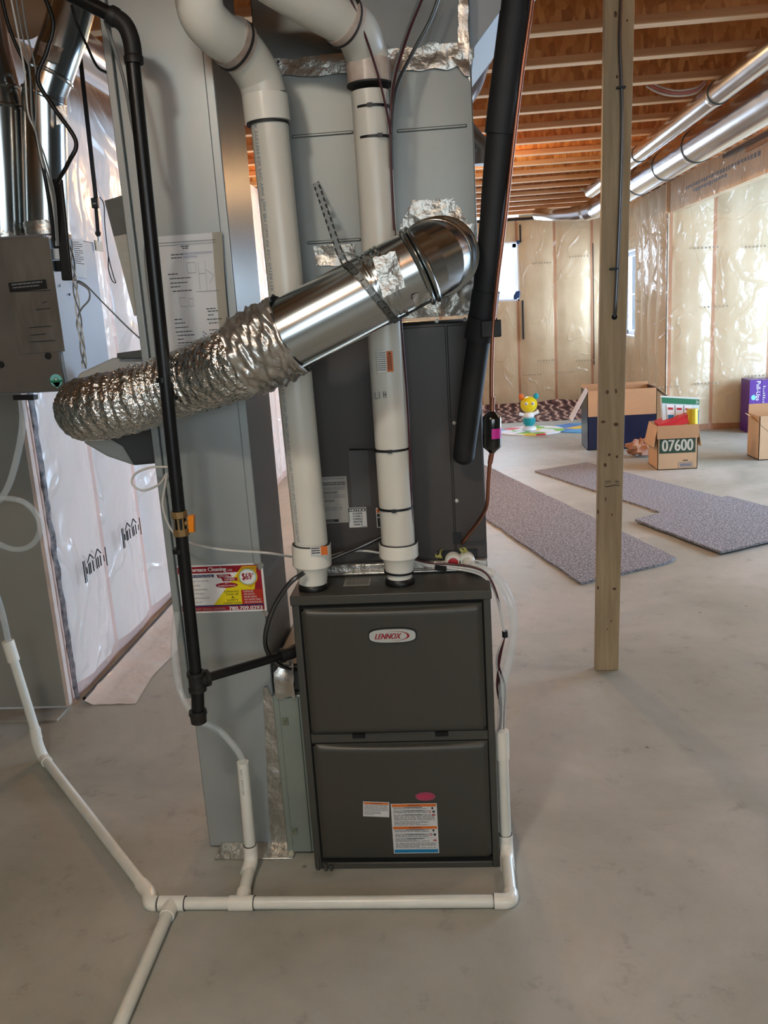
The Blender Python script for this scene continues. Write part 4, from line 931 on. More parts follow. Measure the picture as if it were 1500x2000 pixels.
hose('water_tube', [aY(330, 912, .05), aY(295, 913, .05), aY(265, 925, .06), aY(258, 945, .06), aY(280, 958, .06), aY(312, 945, .05), aY(325, 925, .04), aY(322, 950, .04), aY(318, 990, .04), aY(335, 1035, .04), aY(366, 1058, .03), aY(430, 1073, .02), aY(520, 1080, .05), aY(580, 1088, .14), aY(640, 1086, .15), aY(690, 1076, .15), aY(740, 1080, .15), aY(800, 1100, .15)], .0032, white_cable, 'thin white water tube looping from the humidifier across to the furnace', 'tube', 8)
hose('grey_tube', [aY(205, 40, -.06), aY(240, 150, -.06), aY(262, 260, -.06), aY(284, 330, -.06), aY(292, 420, -.06), aY(284, 500, -.06), aY(300, 640, -.06), aY(318, 800, -.06), aY(335, 930, -.03)], .004, grey_cable, 'thin grey tube running down beside the black gas pipe', 'tube', 8)
hose('grey_cable', [aY(140, 545, .3), aY(165, 555, .3), aY(200, 590, .25), aY(250, 640, .2), aY(286, 672, .15)], .0022, grey_cable, 'thin grey cable slanting from the ventilator to the gas pipe', 'cable', 8)
# armoured cables, corrugated
def arm_rf(i, k): return 1+.10*(i % 2)
def armoured(name, pts, r, label, m=armor): return hose(name, pts, r, m, label, 'cable', 10, 30, arm_rf)
armoured('armoured_cable', [aY(594, 1118, .0), aY(565, 1140, -.01), aY(535, 1185, -.01), aY(519, 1235, .0), aY(522, 1272, .03), aY(545, 1298, .05), aY(580, 1308, .08)], .0062, 'dark ribbed metal cable curving from the left vent pipe to the furnace side')
armoured('armoured_cable', [aY(640, 1094, .1), aY(672, 1081, .12), aY(705, 1068, .14), aY(748, 1048, .16)], .0055, 'ribbed metal cable crossing behind between the two vent pipes')
# thermostat wiring
hose('control_wire', path((677, -20, -.05), (700, 35, -.03), (722, 95, -.0), (742, 160, .02), (757, 225, .03), (763, 260, .03)), .0028, maroon, 'single maroon wire running over the bend of the right vent pipe', 'wire', 8)
hose('control_wire', path((832, -20, .1), (800, 60, .09), (772, 150, .06), (763, 230, .04), (764, 330, .04), (770, 450, .04)), .0032, maroon, 'maroon wire dropping from the top to the ties on the right vent pipe', 'wire', 8)
hose('white_wire', path((826, -20, .11), (795, 60, .10), (770, 140, .07), (762, 215, .05)), .0028, grey_cable, 'pale wire beside the maroon one above the right vent pipe', 'wire', 8)
armoured('armoured_cable', path((862, -20, .12), (840, 40, .12), (805, 105, .11), (775, 170, .08), (765, 240, .06), (766, 330, .06)), .0045, 'braided grey cable at the top right of the plenum front', galv_dark)
hose('control_wire', path((770, 440, .065), (778, 560, .065), (785, 650, .065), (794, 760, .065), (800, 870, .065), (803, 980, .065), (806, 1052, .07)), .0030, maroon, 'dark maroon wire strapped down the right flank of the right vent pipe', 'wire', 8)
b = MB()
for k, m_ in enumerate((white_cable, white_cable, maroon)):
    b.tube(spline([aY(806, 1098-3*k, .12), aY(840, 1106-3*k, .13), aY(880, 1110-4*k, .12), aY(925, 1118-5*k, .10), aY(952, 1133-5*k, .08), aY(970, 1165-2*k, .06), aY(982, 1220, .05+.003*k), aY(986, 1245, .05+.003*k)], 8), .0033, m_, n=8)
for k, m_ in enumerate((maroon, maroon, white_cable, maroon)):
    b.tube(spline([aY(986, 1240, .052), aY(976-3*k+6*(k > 2), 1290, .052), aY(971+5*k, 1340, .054), aY(978+2*k, 1390, .05), aY(974+3*k, 1432, .05)], 8), .0030, m_, n=8)
tag(b.build('wire_bundle'), 'bundle of maroon and white wires bending down the right side of the furnace', 'wires')
b = MB(); b.lathe(aY(986, 1232, .052), aY(987, 1252, .052)-aY(986, 1232, .052), [(0, .008), (.018, .008)], black, n=12); tag(b.build('electrical_tape'), 'black tape wrap round the wires hanging beside the furnace door', 'tape')
b = MB(); b.bar(aY(850, 1108, .125), aY(872, 1110, .12), .016, .014, black); tag(b.build('electrical_tape'), 'black tape wrap round the wires lying on the furnace top', 'tape')

# ================================================================== PAPERS
pg = thing('paper_form', aY(370, 690, RY0), 'creased white form with hand writing taped high on the return drop', 'document')
b = MB(); PD = RY0-.004; A = aY(296, 463, PD); Bq = aY(437, 458, PD); Cq = aY(425, 690, PD)
wv = Bq.x-A.x; hv = A.z-Cq.z
def curl(u, v): return -.012*max(0, (u-.75)/.25)**2-.004*math.sin(v*5)*u-.003
NV = 20; V = []
for j in range(NV+1):
    for i in range(NV+1):
        u = i/NV; v = j/NV; V.append((A.x+wv*u*(1-.06*v), PD+curl(u, v), A.z-hv*v*1.05))
qf = lambda rng: [(j*(NV+1)+i, (j+1)*(NV+1)+i, (j+1)*(NV+1)+i+1, j*(NV+1)+i+1) for j in range(NV) for i in rng]
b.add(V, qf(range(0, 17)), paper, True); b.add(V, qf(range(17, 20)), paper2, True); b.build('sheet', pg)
b = MB()
def S(x, y): u = x; return Vector((A.x+wv*u*(1-.06*y), PD+curl(u, y)-.0008, A.z-hv*y*1.05))
def seg_(x0, y0, x1, y1, th, m): b.add([S(x0, y0-th/2), S(x0, y0+th/2), S(x1, y1+th/2), S(x1, y1-th/2)] if abs(y1-y0) < abs(x1-x0) else [S(x0-th/2, y0), S(x1-th/2, y1), S(x1+th/2, y1), S(x0+th/2, y0)], [(0, 1, 2, 3)], m)
def txt(s_, x0, y0, x1, y1, m): V, Fc = text_geo(s_); b.add([S(x0+(x1-x0)*x, y1+(y0-y1)*y) for x, y in V], Fc, m)
seg_(.05, .055, .9, .055, .004, inkgrey); seg_(.05, .075, .9, .075, .003, inkgrey)
for (x0, y0, x1) in ((.4, .09, .52), (.42, .105, .5), (.25, .15, .42), (.25, .175, .4), (.18, .30, .32), (.2, .335, .5), (.2, .37, .45), (.2, .4, .34), (.22, .435, .5), (.2, .66, .32), (.2, .69, .35), (.2, .725, .4), (.2, .76, .45), (.22, .79, .48), (.22, .82, .3), (.22, .85, .55), (.68, .59, .82), (.7, .61, .85), (.7, .64, .78), (.68, .675, .9), (.7, .705, .84), (.7, .76, .92), (.7, .79, .9), (.7, .815, .86), (.7, .83, .84)):
    x = x0; r = random.Random(int(x0*100+y0*999))
    while x < x1: w_ = r.uniform(.02, .06); seg_(x, y0, min(x1, x+w_), y0, .007, ink); x += w_+.008
seg_(.2, .87, .95, .87, .003, inkgrey)
for (x0, y0, x1, y1) in ((.46, .22, .58, .22), (.46, .30, .58, .30), (.46, .22, .46, .30), (.58, .22, .58, .30), (.62, .31, .72, .31), (.72, .21, .72, .44), (.62, .22, .62, .44), (.72, .28, .84, .33), (.84, .33, .76, .39), (.30, .49, .40, .49), (.30, .49, .32, .56), (.32, .56, .42, .56), (.44, .50, .5, .50), (.44, .56, .5, .56), (.44, .50, .44, .56), (.5, .5, .5, .56), (.56, .45, .9, .45)): seg_(x0, y0, x1, y1, .003, inkgrey)
r = random.Random(5)
for x0, y0, x1 in ((.42, .15, .84), (.42, .175, .62)):
    x = x0
    while x < x1: seg_(x, y0-.01, x+.012, y0+.008, .006, inkblue); x += .02
for k in range(8): seg_(.6+.02*(k % 3), .77+.01*k, .615+.02*(k % 3), .775+.01*k, .01, inkblue)
txt('Ar = 188 Br', .2, .885, .52, .91, inkblue); txt('Ar = 191 Br', .2, .935, .54, .96, inkblue)
b.build('writing', pg)
fy = thing('flyer', aY(440, 1198, RY0), 'red and yellow furnace cleaning advert taped low on the return drop', 'flyer')
PD = RY0-.0015; A = aY(346, 1107, PD); Bq = aY(513, 1103, PD); Cq = aY(360, 1197, PD); W_ = Bq.x-A.x; H_ = A.z-Cq.z+.004
b = MB(); c = Card(b, (A.x, PD, A.z+.002), (1, 0, 0), (0, 0, -1), W_, H_, white, t=.0008)
c.rect(.0, .03, .975, .17, crimson); c.rect(.0, .84, .975, .965, crimson); c.rect(.0, .84, .975, .87, navy, 2)
c.poly([(.73, .05), (.975, .05), (.975, .85), (.38, .85)], yellow, 2) if False else c.poly([(.38, .84), (.975, .84), (.975, .05), (.76, .05)], yellow, 2)
c.poly([(.76, .05), (.66, .33), (.84, .5), (.97, .3), (.93, .05)], gold, 3)
c.rect(.72, .54, .975, .84, redor, 4); c.poly([(.93, .05), (.975, .05), (.975, .54), (.88, .54)], crimson, 4)
c.ell(.815, .27, .115, .19, gold, 5); c.ell(.815, .27, .10, .165, mint, 6); c.ell(.815, .27, .09, .15, white, 7); c.text('$69', .75, .19, .86, .35, crimson, 8, 0, .003); c.rect(.872, .2, .885, .23, crimson, 8)
c.rect(.1, .2, .42, .255, navy, 3); c.text('Benefits of Air Duct Cleaning', .12, .21, .40, .25, white, 4)
c.text('ty Furnace Cleaning', .08, .05, .57, .155, white, 4, 0, .0025); c.text('LTD', .59, .1, .64, .14, white, 4)
c.poly([(.45, .21), (.47, .28), (.63, .25), (.61, .2)], crimson, 5); c.text('SPECIAL', .48, .215, .6, .255, white, 6)
c.poly([(.50, .27), (.52, .35), (.69, .345), (.69, .28)], crimson, 5); c.text('OFFERS', .54, .29, .66, .335, white, 6)
c.ell(.56, .43, .13, .055, crimson, 5); c.text('for', .545, .38, .575, .41, white, 6); c.text('Neighbourhood', .46, .42, .66, .465, white, 6)
for k, s_ in enumerate(('Energy Costs Savings', 'Remove Dust', 'Avoid Health Risks', 'Less Allergies', 'Extend Furnace Life', 'Improve Air')): c.text(s_, .12, .31+.088*k, .12+.0115*len(s_), .345+.088*k, inkgrey, 3)
for k, s_ in enumerate(('FURNANCE', 'TUNE UP', '&', 'SAFETY', 'INSPECTION')): ww = .011*len(s_)+.01; c.text(s_, .62-ww, .545+.06*k, .62+ww*.75, .585+.06*k, ink, 6)
for k, s_ in enumerate(('FURNACES', 'AIR DUCTS', 'DRYER VENTS', 'HOT WATER TANKS', 'AIR CONDITIONERS')): c.text(s_, .75, .555+.057*k, .75+.0115*len(s_)+.02, .59+.057*k, white, 6)
c.text('HARPREET SINGH', .1, .89, .42, .94, white, 6) if False else None
c.text('REET SINGH GREWAL', .16, .895, .52, .94, sticker_dim, 6); c.text('780.709.0293', .56, .88, .95, .955, white, 6, 0, .0025)
b.build('sheet', fy)
for (x, y, a) in ((508, 1106, .7), (517, 1197, -.6)):
    P = aY(x, y, PD-.003); b = MB(); u = Vector((math.cos(a), 0, math.sin(a))); v = Vector((-math.sin(a), 0, math.cos(a)))
    b.prism([P-u*.010-v*.007, P+u*.010-v*.007, P+u*.012+v*.006, P-u*.008+v*.008], (0, -.0006, 0), foil_mat); b.build('tape_piece', fy)

# ================================================================== VENTILATOR (top left)
hr = thing('ventilator', aY(60, 770, .4), 'boxy grey heat recovery ventilator hung at the upper left by black straps', 'ventilator')
HY0 = .30; hxR = aY(133, 765, HY0).x; hz0 = aY(60, 768, HY0).z; hz1 = aY(103, 455, HY0).z; HY1 = at(222, 765, 'X', hxR).y
b = MB(); b.box(hxR-.46, hxR, HY0, HY1, hz0, hz1, hrvgrey); b.build('case', hr, .004)
b = MB(); b.box(hxR-.455, hxR-.006, HY0-.012, HY0-.0005, hz0+.004, hz1-.004, hrvfront); do = b.build('door', hr, .003)
P = aY(10, 475, HY0-.013); b = MB(); b.box(aY(12, 500, HY0).x, aY(104, 500, HY0).x, HY0-.0145, HY0-.012, aY(60, 690, HY0).z, hz1-.012, hrvdecal); dec = b
b = MB(); c = Card(b, (aY(21, 553, HY0).x, HY0-.0146, aY(21, 553, HY0).z), (1, 0, .03), (.03, 0, -1), .112, .026, black); c.lines(.08, .15, .9, .45, 1, inkgrey); c.lines(.1, .5, .8, .75, 1, inkgrey); b.build('black_label', do)
b = dec
for (x0, y0, x1) in ((57, 640, 101), (23, 570, 99), (60, 655, 90), (70, 605, 98), (60, 668, 108), (82, 592, 92)):
    a_, e_ = aY(x0, y0, HY0-.0148), aY(x1, y0-3, HY0-.0148); b.bar(a_, e_, .0008, .0025, ink)
b.build('decal', do)
for (x, y) in ((94, 695), (2, 712)):
    b = MB(); b.lathe(aY(x, y, HY0-.0145), (0, -1, 0), [(0, .0095), (.004, .0085), (.0045, .004)], black, n=20); b.build('plug', do)
b = MB(); P = aY(110, 743, HY0-.0128); c = Card(b, P+Vector((-.022, 0, .022)), (1, 0, 0), (0, 0, -1), .044, .044, hrvfront, t=.0003); c.ell(.5, .5, .42, .42, mint, 1); c.poly([(.2, .6), (.8, .6), (.5, 1.05)], mint, 1); c.rect(.05, .48, .95, .62, green, 2); c.poly([(.3, .46), (.5, .28), (.7, .46)], green, 2); c.ell(.5, .42, .07, .07, white, 3); b.build('round_sticker', do)
b = MB(); b.bar(aY(30, 776, HY0+.03), aY(70, 776, HY0+.03), .03, .014, black); b.build('drain_port', hr)
zS = lambda px, py: at(px, py, 'X', hxR+.0008)
b = MB(); q = [zS(139, 467), zS(162, 467), zS(171, 545), zS(148, 540)]; b.prism(q, (.0006, 0, 0), sticker)
for k in range(11):
    f = .08+.055*k; a_ = q[0].lerp(q[3], f).lerp(q[1].lerp(q[2], f), .12); e_ = q[0].lerp(q[3], f).lerp(q[1].lerp(q[2], f), .85 if k % 3 else .6); b.bar(a_+Vector((.0008, 0, 0)), e_+Vector((.0008, 0, 0)), .0006, .0022, ink)
b.build('side_label', hr)
for (x, y) in ((136, 575), (118, 558)):
    b = MB(); b.lathe(zS(x, y), (1, 0, 0), [(0, .004), (.002, .003)], black if x > 130 else chrome, n=10); b.build('screw', hr)
b = MB()
for (x, y, h, w_) in ((108, 475, .03, .02), (107, 497, .03, .025), (110, 520, .03, .02)): p = zS(x, y); b.box(hxR, hxR+.022, p.y-w_/2, p.y+w_/2, p.z-h/2, p.z+h/2, black if y != 497 else whitegloss)
b.build('terminal_block', hr, .002)
p = zS(192, 478); b = MB(); b.box(hxR, hxR+.004, p.y-.03, p.y+.03, p.z-.02, p.z+.012, galv); b.build('strap_bracket', hr)
# ventilator round ducts
def vduct(label, pts, r, seed):
    t = thing('ventilator_duct', pts[0], label, 'duct'); b = MB(); b.tube(pts, r, galv_duct, n=40); b.build('pipe', t, sharp=14)
    for P, Q in ((pts[1], pts[2]), (pts[2], pts[3])):
        d_ = (Q-P).normalized(); b = MB(); b.lathe(P.lerp(Q, .02)-d_*.006, d_, [(0, r), (.004, r+.004), (.008, r+.004), (.012, r)], galv_duct, n=40); b.build('bead', t)
    b = MB(); k = 10; b.tube([pts[0]+Vector((0, 0, .004+.005*i)) for i in range(k)], r+.003, foil_tape, n=40, caps=False, rf=lambda i, kk: 1+.05*noise.noise(Vector((i*.8, kk*.6, seed)))); b.build('foil_tape', t)
    b = MB(); b.lathe(pts[0]-Vector((0, 0, .002)), (0, 0, 1), [(0, r+.006), (.012, r+.006), (.012, r)], black, n=40); b.build('collar', t); return t
VY = .47; vb = aY(92, 452, VY); vb.z = hz1+.001
vd = vduct('bright round duct rising from the ventilator and jogging right', [vb, aY(86, 188, VY), aY(98, 150, VY), aY(128, 62, VY+.02), aY(150, -20, VY+.05), aY(158, -80, VY+.05)], .062, 1)
crumple('foil_tape', vd, path((80, 80, VY-.066), (125, 95, VY-.066), (115, 125, VY-.066), (72, 108, VY-.066)), foil_tape, 8, 6, .006, 31, rag=.2)
crumple('foil_tape', vd, path((110, 208, VY-.06), (130, 205, VY-.05), (132, 240, VY-.05), (112, 245, VY-.06)), foil_tape, 6, 8, .006, 32, rag=.2)
vb2 = aY(8, 455, VY+.02); vb2.z = hz1+.001
vduct('dark-reflecting round duct at the far left edge above the ventilator', [vb2, aY(-4, 215, VY), aY(-10, 180, VY), aY(-30, 100, VY), aY(-45, 20, VY), aY(-50, -40, VY)], .072, 5)
# overhead round duct in the background left
xd = -1.17; b = MB(); b.tube([(xd, .9, 2.6), (xd, 3.6, 2.6)], .08, galv_far, n=36); od = b.build('overhead_duct'); tag(od, 'horizontal shiny round duct high behind the ventilator duct', 'duct')
# straps
def flat(name, pts, w_, m, label, n=None, th=.002):
    b = MB(); P = pts
    for i in range(len(P)-1): b.bar(P[i], P[i+1], w_, th, m, up=Vector((0, -1, .01)))
    return b, label
st_ = thing('webbing_strap', zS(192, 478), 'long black webbing strap with cam buckle holding the ventilator on its right', 'strap')
sy = zS(192, 478).y
b = MB(); b.bar(aY(152, 70, sy), aY(188, 392, sy), .014, .002, black, up=Vector((0, -1, 0))); b.bar(aY(186, 385, sy), aY(192, 462, sy), .012, .002, black, up=Vector((0, -1, 0))); b.build('webbing', st_)
b = MB(); P = aY(187, 396, sy); b.box(P.x-.011, P.x+.011, sy-.012, sy+.002, P.z-.017, P.z+.014, black); b.box(P.x-.006, P.x+.006, sy-.014, sy-.011, P.z-.006, P.z-.002, chrome); b.build('buckle', st_, .002)
b = MB(); b.lathe(aY(192, 456, sy-.004), (0, -1, 0), [(0, .009), (.004, .009)], black); b.tube([aY(192, 460, sy), zS(193, 480)], .003, chrome, n=8); b.build('hook', st_)
b = MB(); b.tube(spline(path((195, 385, sy-.01), (203, 400, sy-.01), (205, 440, sy-.01), (212, 500, sy-.01), (222, 540, sy-.01), (226, 552, sy-.01), (219, 548, sy-.01), (212, 525, sy-.01), (212, 500, sy-.01)), 6), .003, black, n=8, squash=.5); b.build('strap_tail', st_)
b = MB(); b.bar(aY(112, 350, .22), aY(132, 548, .22), .030, .012, black, up=Vector((0, -1, 0))); tag(b.build('black_sleeve', None, .004), 'wide black sleeve hanging over the ventilator front corner', 'sleeve')
hose('black_cable', path((82, -20, .1), (104, 45, .1), (92, 100, .1), (74, 155, .1), (105, 210, .1), (148, 275, .1), (135, 315, .1), (112, 356, .15)), .0055, black, 'thick black cable zigzagging in front of the ventilator ducts', 'cable', 10)
hose('black_cable', path((0, -20, .15), (14, 40, .15), (30, 85, .15), (55, 140, .15), (62, 185, .15), (68, 250, .15), (85, 330, .15), (100, 420, .18), (105, 470, .2)), .0048, black, 'black cable curving down the left edge behind white wires', 'cable', 10)
hose('black_cable', path((140, 10, .05), (150, 45, .05), (170, 90, .1), (190, 130, .15), (210, 143, .2)), .0035, black, 'short black wire dropping from the overhead gas pipe', 'cable', 8)
for k, (a_, lab) in enumerate(((0, 'white cable left of the black zigzag cable, outermost of three'), (10, 'white cable left of the black zigzag cable, middle of three'), (22, 'white cable nearest the black zigzag cable'))):
    hose('white_wire', path((18+a_, -20, .12), (34+a_*.8, 60, .12), (48+a_, 140, .12), (55+a_*.7, 220, .12), (70, 258, .12), (80+a_*.4, 310, .14), (100+a_*.3, 380, .17), (108+a_*.2, 450, .2), (110+a_*.2, 480, .21)), .0024, grey_cable if k else white_cable, lab, 'wire', 8)
sx_ = hxR+.03
def onX(px, py, x=None): return at(px, py, 'X', x or sx_)
tw = MB()
for k, m_ in enumerate((white_cable, white_cable, grey_cable)):
    pts = []
    for i in range(25):
        f = i/24; c_ = aY(136+30*f, 470+250*f, HY0-.03); a = f*14+k*2.1; pts.append(c_+Vector((math.cos(a)*.006, math.sin(a)*.005, 0)))
    tw.tube(spline(pts, 3), .0022, m_, n=7)
tag(tw.build('twisted_wires'), 'twisted white wires hanging down the ventilator side', 'wires')
hose('grey_cable', path((150, 550, .27), (172, 565, .27), (174, 585, .27), (158, 605, .27), (150, 630, .27), (156, 655, .27), (165, 680, .27), (160, 710, .27)), .0026, grey_cable, 'dark grey cable bulging right of the twisted wires', 'cable', 8)

# ================================================================== POST and conduit
PYY = 1.33
pz0 = at(1163, 1310, 'Y', PYY); XA = aY(1163, 1308, PYY).x; XB = aY(1208, 1306, PYY).x; XA2 = aY(1181, 0, PYY).x; XB2 = aY(1240, 0, PYY).x
ps = thing('wood_post', ((XA+XB)/2, PYY+.02, 0), 'upright pine stud standing alone between furnace and open basement', 'post')
zt_ = CZ
def lx(z, a, b_): return a+(b_-a)*z/2.6
b = MB(); b.hexa([(XA, PYY, 0), (XB, PYY, 0), (XB, PYY+.04, 0), (XA, PYY+.04, 0), (lx(zt_, XA, XA2), PYY, zt_), (lx(zt_, XB, XB2), PYY, zt_), (lx(zt_, XB, XB2), PYY+.04, zt_), (lx(zt_, XA, XA2), PYY+.04, zt_)], wood); b.build('stud', ps, .003)
for (x, y, r_, sx2, sz) in ((1186, 766, .008, 1, 1.3), (1203, 764, .008, .6, 1.6), (1203, 829, .010, 1.2, .9), (1178, 824, .008, 1.5, .8), (1190, 888, .007, 1, 1), (1205, 892, .007, 1, 1), (1182, 908, .009, .8, 1.2), (1168, 1000, .008, .6, 1.5), (1200, 1150, .007, 1.4, 1), (1168, 1148, .007, .8, 1.3), (1194, 1213, .005, .7, 1), (1186, 1229, .004, .6, 1.2), (1195, 1005, .004, .8, 2), (1202, 28, .010, .7, 1.3), (1210, 120, .006, 1, 1), (1205, 150, .007, .8, 1), (1225, 40, .005, 1, 1), (1183, 975, .004, .8, 3)):
    b = MB(); b.prism([aY(x, y, PYY+.0004)+Vector((r_*.8*sx2*math.cos(a)*(1+.35*noise.noise(Vector((a, x, 1)))), 0, r_*.8*sz*math.sin(a)*(1+.35*noise.noise(Vector((x, a, 2)))))) for a in [k*math.pi/9 for k in range(18)]], (0, -.001, 0), knot); b.build('knot', ps)
b = MB(); P = aY(1178, 938, PYY-.001); c = Card(b, P, (1, 0, -.04), (-.04, 0, -1), .07, .032, wood, t=.0003); c.text('QPF', .1, .05, .42, .5, ink, 1); c.text('46', .66, .0, .95, .35, ink, 1); c.poly([(.0, .55), (.2, .8), (.6, .62), (.98, .66), (.98, .75), (.6, .72), (.2, .92)], ink, 1); c.rect(.7, .45, .95, .5, ink, 1); b.build('grade_stamp', ps)
b = MB(); b.lathe(aY(1200, 619, PYY), (0, -1, 0), [(0, .011), (.001, .011), (.0012, .002)], gap_shade, n=20); b.build('drill_hole', ps)  # flat black disc paints the shade inside the hole
cn = thing('conduit', aY(1200, 600, PYY-.02), 'thin braided metal conduit clipped down the pine stud', 'conduit')
b = MB(); b.tube(spline([aY(1218, -60, PYY-.012), aY(1213, 10, PYY-.012), aY(1211, 90, PYY-.012), aY(1214, 165, PYY-.012), aY(1215, 260, PYY-.012), aY(1211, 400, PYY-.012), aY(1206, 520, PYY-.012), aY(1202, 600, PYY-.012), aY(1200, 617, PYY+.004)], 26), .0062, armor, n=10, rf=arm_rf); b.build('sheath', cn)
for (x, y) in ((1213, 171), (1199, 525)):
    b = MB(); P = aY(x, y, PYY-.012); b.box(P.x-.016, P.x+.016, PYY-.021, PYY, P.z-.004, P.z+.004, black); b.build('clip', cn, .002)

# ================================================================== ROUND DUCTS under joists (right)
def rduct(label, X, Z, r, y0, y1, cols):
    t = thing('round_duct', (X, (y0+y1)/2, Z), label, 'duct'); b = MB(); b.tube([(X, y0, Z), (X, (y0+y1)/2, Z), (X, y1, Z)], r, galv_far, n=56); b.build('pipe', t)
    for cy in cols:
        b = MB(); b.lathe((X, cy-.03, Z), (0, 1, 0), [(0, r), (0, r+.004), (.012, r+.005), (.05, r+.005), (.06, r+.002), (.06, r)], galv_far, n=56); o = b.build('joint_band', t)
        b = MB(); b.lathe((X, cy-.036, Z), (0, 1, 0), [(0, r), (0, r+.006), (.006, r+.006), (.006, r)], galv_dark, n=56); b.build('crimp', o)
    return t
DX, DZ, DR_ = 2.05, 2.583, .118
def ydepth(px, py): return at(px, py, 'Z', DZ-DR_*.8).y
cols = [ydepth(1390, 310), ydepth(1330, 345), ydepth(1268, 375)]
Rt = rduct('large shiny round duct under the joists, right of the pair', DX, DZ, DR_, -2.0, 8.6, cols)
b = MB(); b.tube(spline([(DX, 8.5, DZ), (DX-.02, 8.72, DZ-.0), (DX-.2, 8.95, DZ-.02), (DX-.45, 9.2, DZ), (DX-.62, 9.6, DZ+.06)], 5), [.118]*6+[.11]*3+[.09]*3+[.075]*9, galv_far, n=36); b.build('end_elbow', Rt, sharp=15)
Rt2 = rduct('slim shiny round duct under the joists, left of the pair', 1.76, 2.638, .061, -2.0, 7.5, [3.2, 5.2])
b = MB(); b.lathe((1.76, 7.5, 2.638), (0, 1, 0), [(0, .06), (.05, .05), (.07, .02)], galv_far); b.bar((1.70, 7.5, 2.64), (1.67, 7.55, 2.68), .03, .01, galv_far); b.build('end_cap', Rt2)
# white flexible lines looping out of a joist bay
for k, (lab, m_) in enumerate((('white plastic line looping from a joist bay above the round ducts, lowest of three', white_cable), ('pink striped line looping above the round ducts, between two white ones', mat('pale pink line', (200, 130, 130), .4)), ('white plastic line looping above the round ducts, topmost of three', white_cable))):
    o_ = 5*k; zf = 3.1
    hose('flexible_line', [aY(1262+8*k, 168-o_*.3, 3.6), aY(1290+4*k, 182-o_, 3.6), aY(1325, 187-o_, 3.55), aY(1360, 181-o_, 3.5), aY(1378, 162-o_*.4, 3.5)], .0065, m_, lab, 'tube', 10)
b = MB(); b.tube([aY(1306, 219, 4.6), aY(1325, 210, 4.6)], .016, galv_far, n=14); tag(b.build('pipe_stub'), 'tiny silver pipe stub below a joist left of the round ducts', 'pipe')

# ================================================================== CARPETS, MATS, RUG
def slab(name, pts, z0, th, m, label, cat, group=None, wob=.01):
    P = [Vector((p[0], p[1], z0)) for p in pts]; Q = []
    for i in range(len(P)):
        a, c = P[i], P[(i+1) % len(P)]; n = max(2, int((c-a).length/.12))
        for k in range(n): q = a.lerp(c, k/n); Q.append(q+Vector((wob*noise.noise(q*6), wob*noise.noise(q*6+Vector((9, 0, 0))), 0)))
    b = MB(); b.prism(Q, (0, 0, th), m); return tag(b.build(name), label, cat, group)
A = at(1328, 1102, 'Z', 0); B = at(1135, 1143, 'Z', 0); dv = (at(960, 918, 'Z', 0)-A)
slab('carpet_runner', [B, A-Vector((.06, -.02, 0)), A+Vector((-.0, .1, 0)), A+dv*1.25, B+dv*1.25], .001, .014, carpet_m, 'long grey speckled carpet runner behind the furnace, left of the post', 'carpet')
g = lambda x, y: at(x, y, 'Z', 0)
slab('carpet_offcut', [g(1045, 922), g(1300, 1006), g(1393, 981), g(1422, 977), g(1222, 925), g(1146, 905)], .001, .012, carpet_m, 'grey carpet offcut farthest back, crossing behind the post', 'carpet')
slab('carpet_offcut', [g(1240, 1021), g(1408, 1086), g(1560, 1050), g(1560, 1012), g(1420, 975), g(1300, 1005)], .014, .014, carpet_m, 'grey carpet offcut nearest the right edge, lapped over another', 'carpet')
def ell(cx, cy, rx, ry, n=40): return [(cx+rx*math.cos(2*math.pi*k/n), cy+ry*math.sin(2*math.pi*k/n)) for k in range(n)]
P = at(1038, 842, 'Z', 0); slab('play_mat', ell(P.x, P.y, .40, .38), .001, .012, playmat_a, 'oval white, green and red play mat carrying the yellow toy', 'play mat', wob=0)
P2 = at(1138, 836, 'Z', 0); slab('play_mat', ell(P2.x, P2.y, .40, .40), .001, .01, playmat_b, 'blue and yellow play mat left of the navy box', 'play mat', wob=0)
b = MB(); V = []; nx, ny = 60, 14; yA, yB = at(1000, 826, 'Z', 0).y, YF-.12
for j in range(ny+1):
    for i in range(nx+1):
        x = -.6+2.9*i/nx; y = yA+(yB-yA)*j/ny; z = .012+.05*abs(noise.noise(Vector((x*2, y*3.5, 1))))+(.10 if j == ny else .05*(j/ny)**2)
        V.append((x, y+.05*noise.noise(Vector((x*3, 0, 0)))*(j < 2), z if j else .002))
b.add(V, [(j*(nx+1)+i, j*(nx+1)+i+1, (j+1)*(nx+1)+i+1, (j+1)*(nx+1)+i) for j in range(ny) for i in range(nx)], rug_m, True)
tag(b.build('area_rug'), 'rumpled dark red patterned rug heaped along the far wall', 'rug')
# generic yellow toy
ty = thing('toddler_toy', (P.x-.01, P.y+.02, .013), 'yellow round-headed plastic toy with teal base on the white play mat', 'toy')
t0 = Vector((P.x-.02, P.y+.05, .013))
b = MB(); b.lathe(t0, (0, 0, 1), [(0, .09), (.03, .085), (.05, .05)], whitegloss); b.build('foot', ty)
b = MB(); b.lathe(t0+Vector((0, 0, .05)), (0, 0, 1), [(0, .05), (.03, .075), (.09, .08), (.10, .05)], toyteal); b.build('base', ty)
b = MB(); b.lathe(t0+Vector((0, 0, .14)), (0, 0, 1), [(0, .05), (.03, .065), (.07, .05), (.08, .03)], whitegloss); b.tube([t0+Vector((-.12, 0, .2)), t0+Vector((0, 0, .17)), t0+Vector((.12, 0, .22))], .022, whitegloss); b.build('body', ty)
b = MB(); b.sphere(t0+Vector((0, 0, .31)), .105, toyyellow, 24, (1, .8, .95)); ho_ = b.build('head', ty)
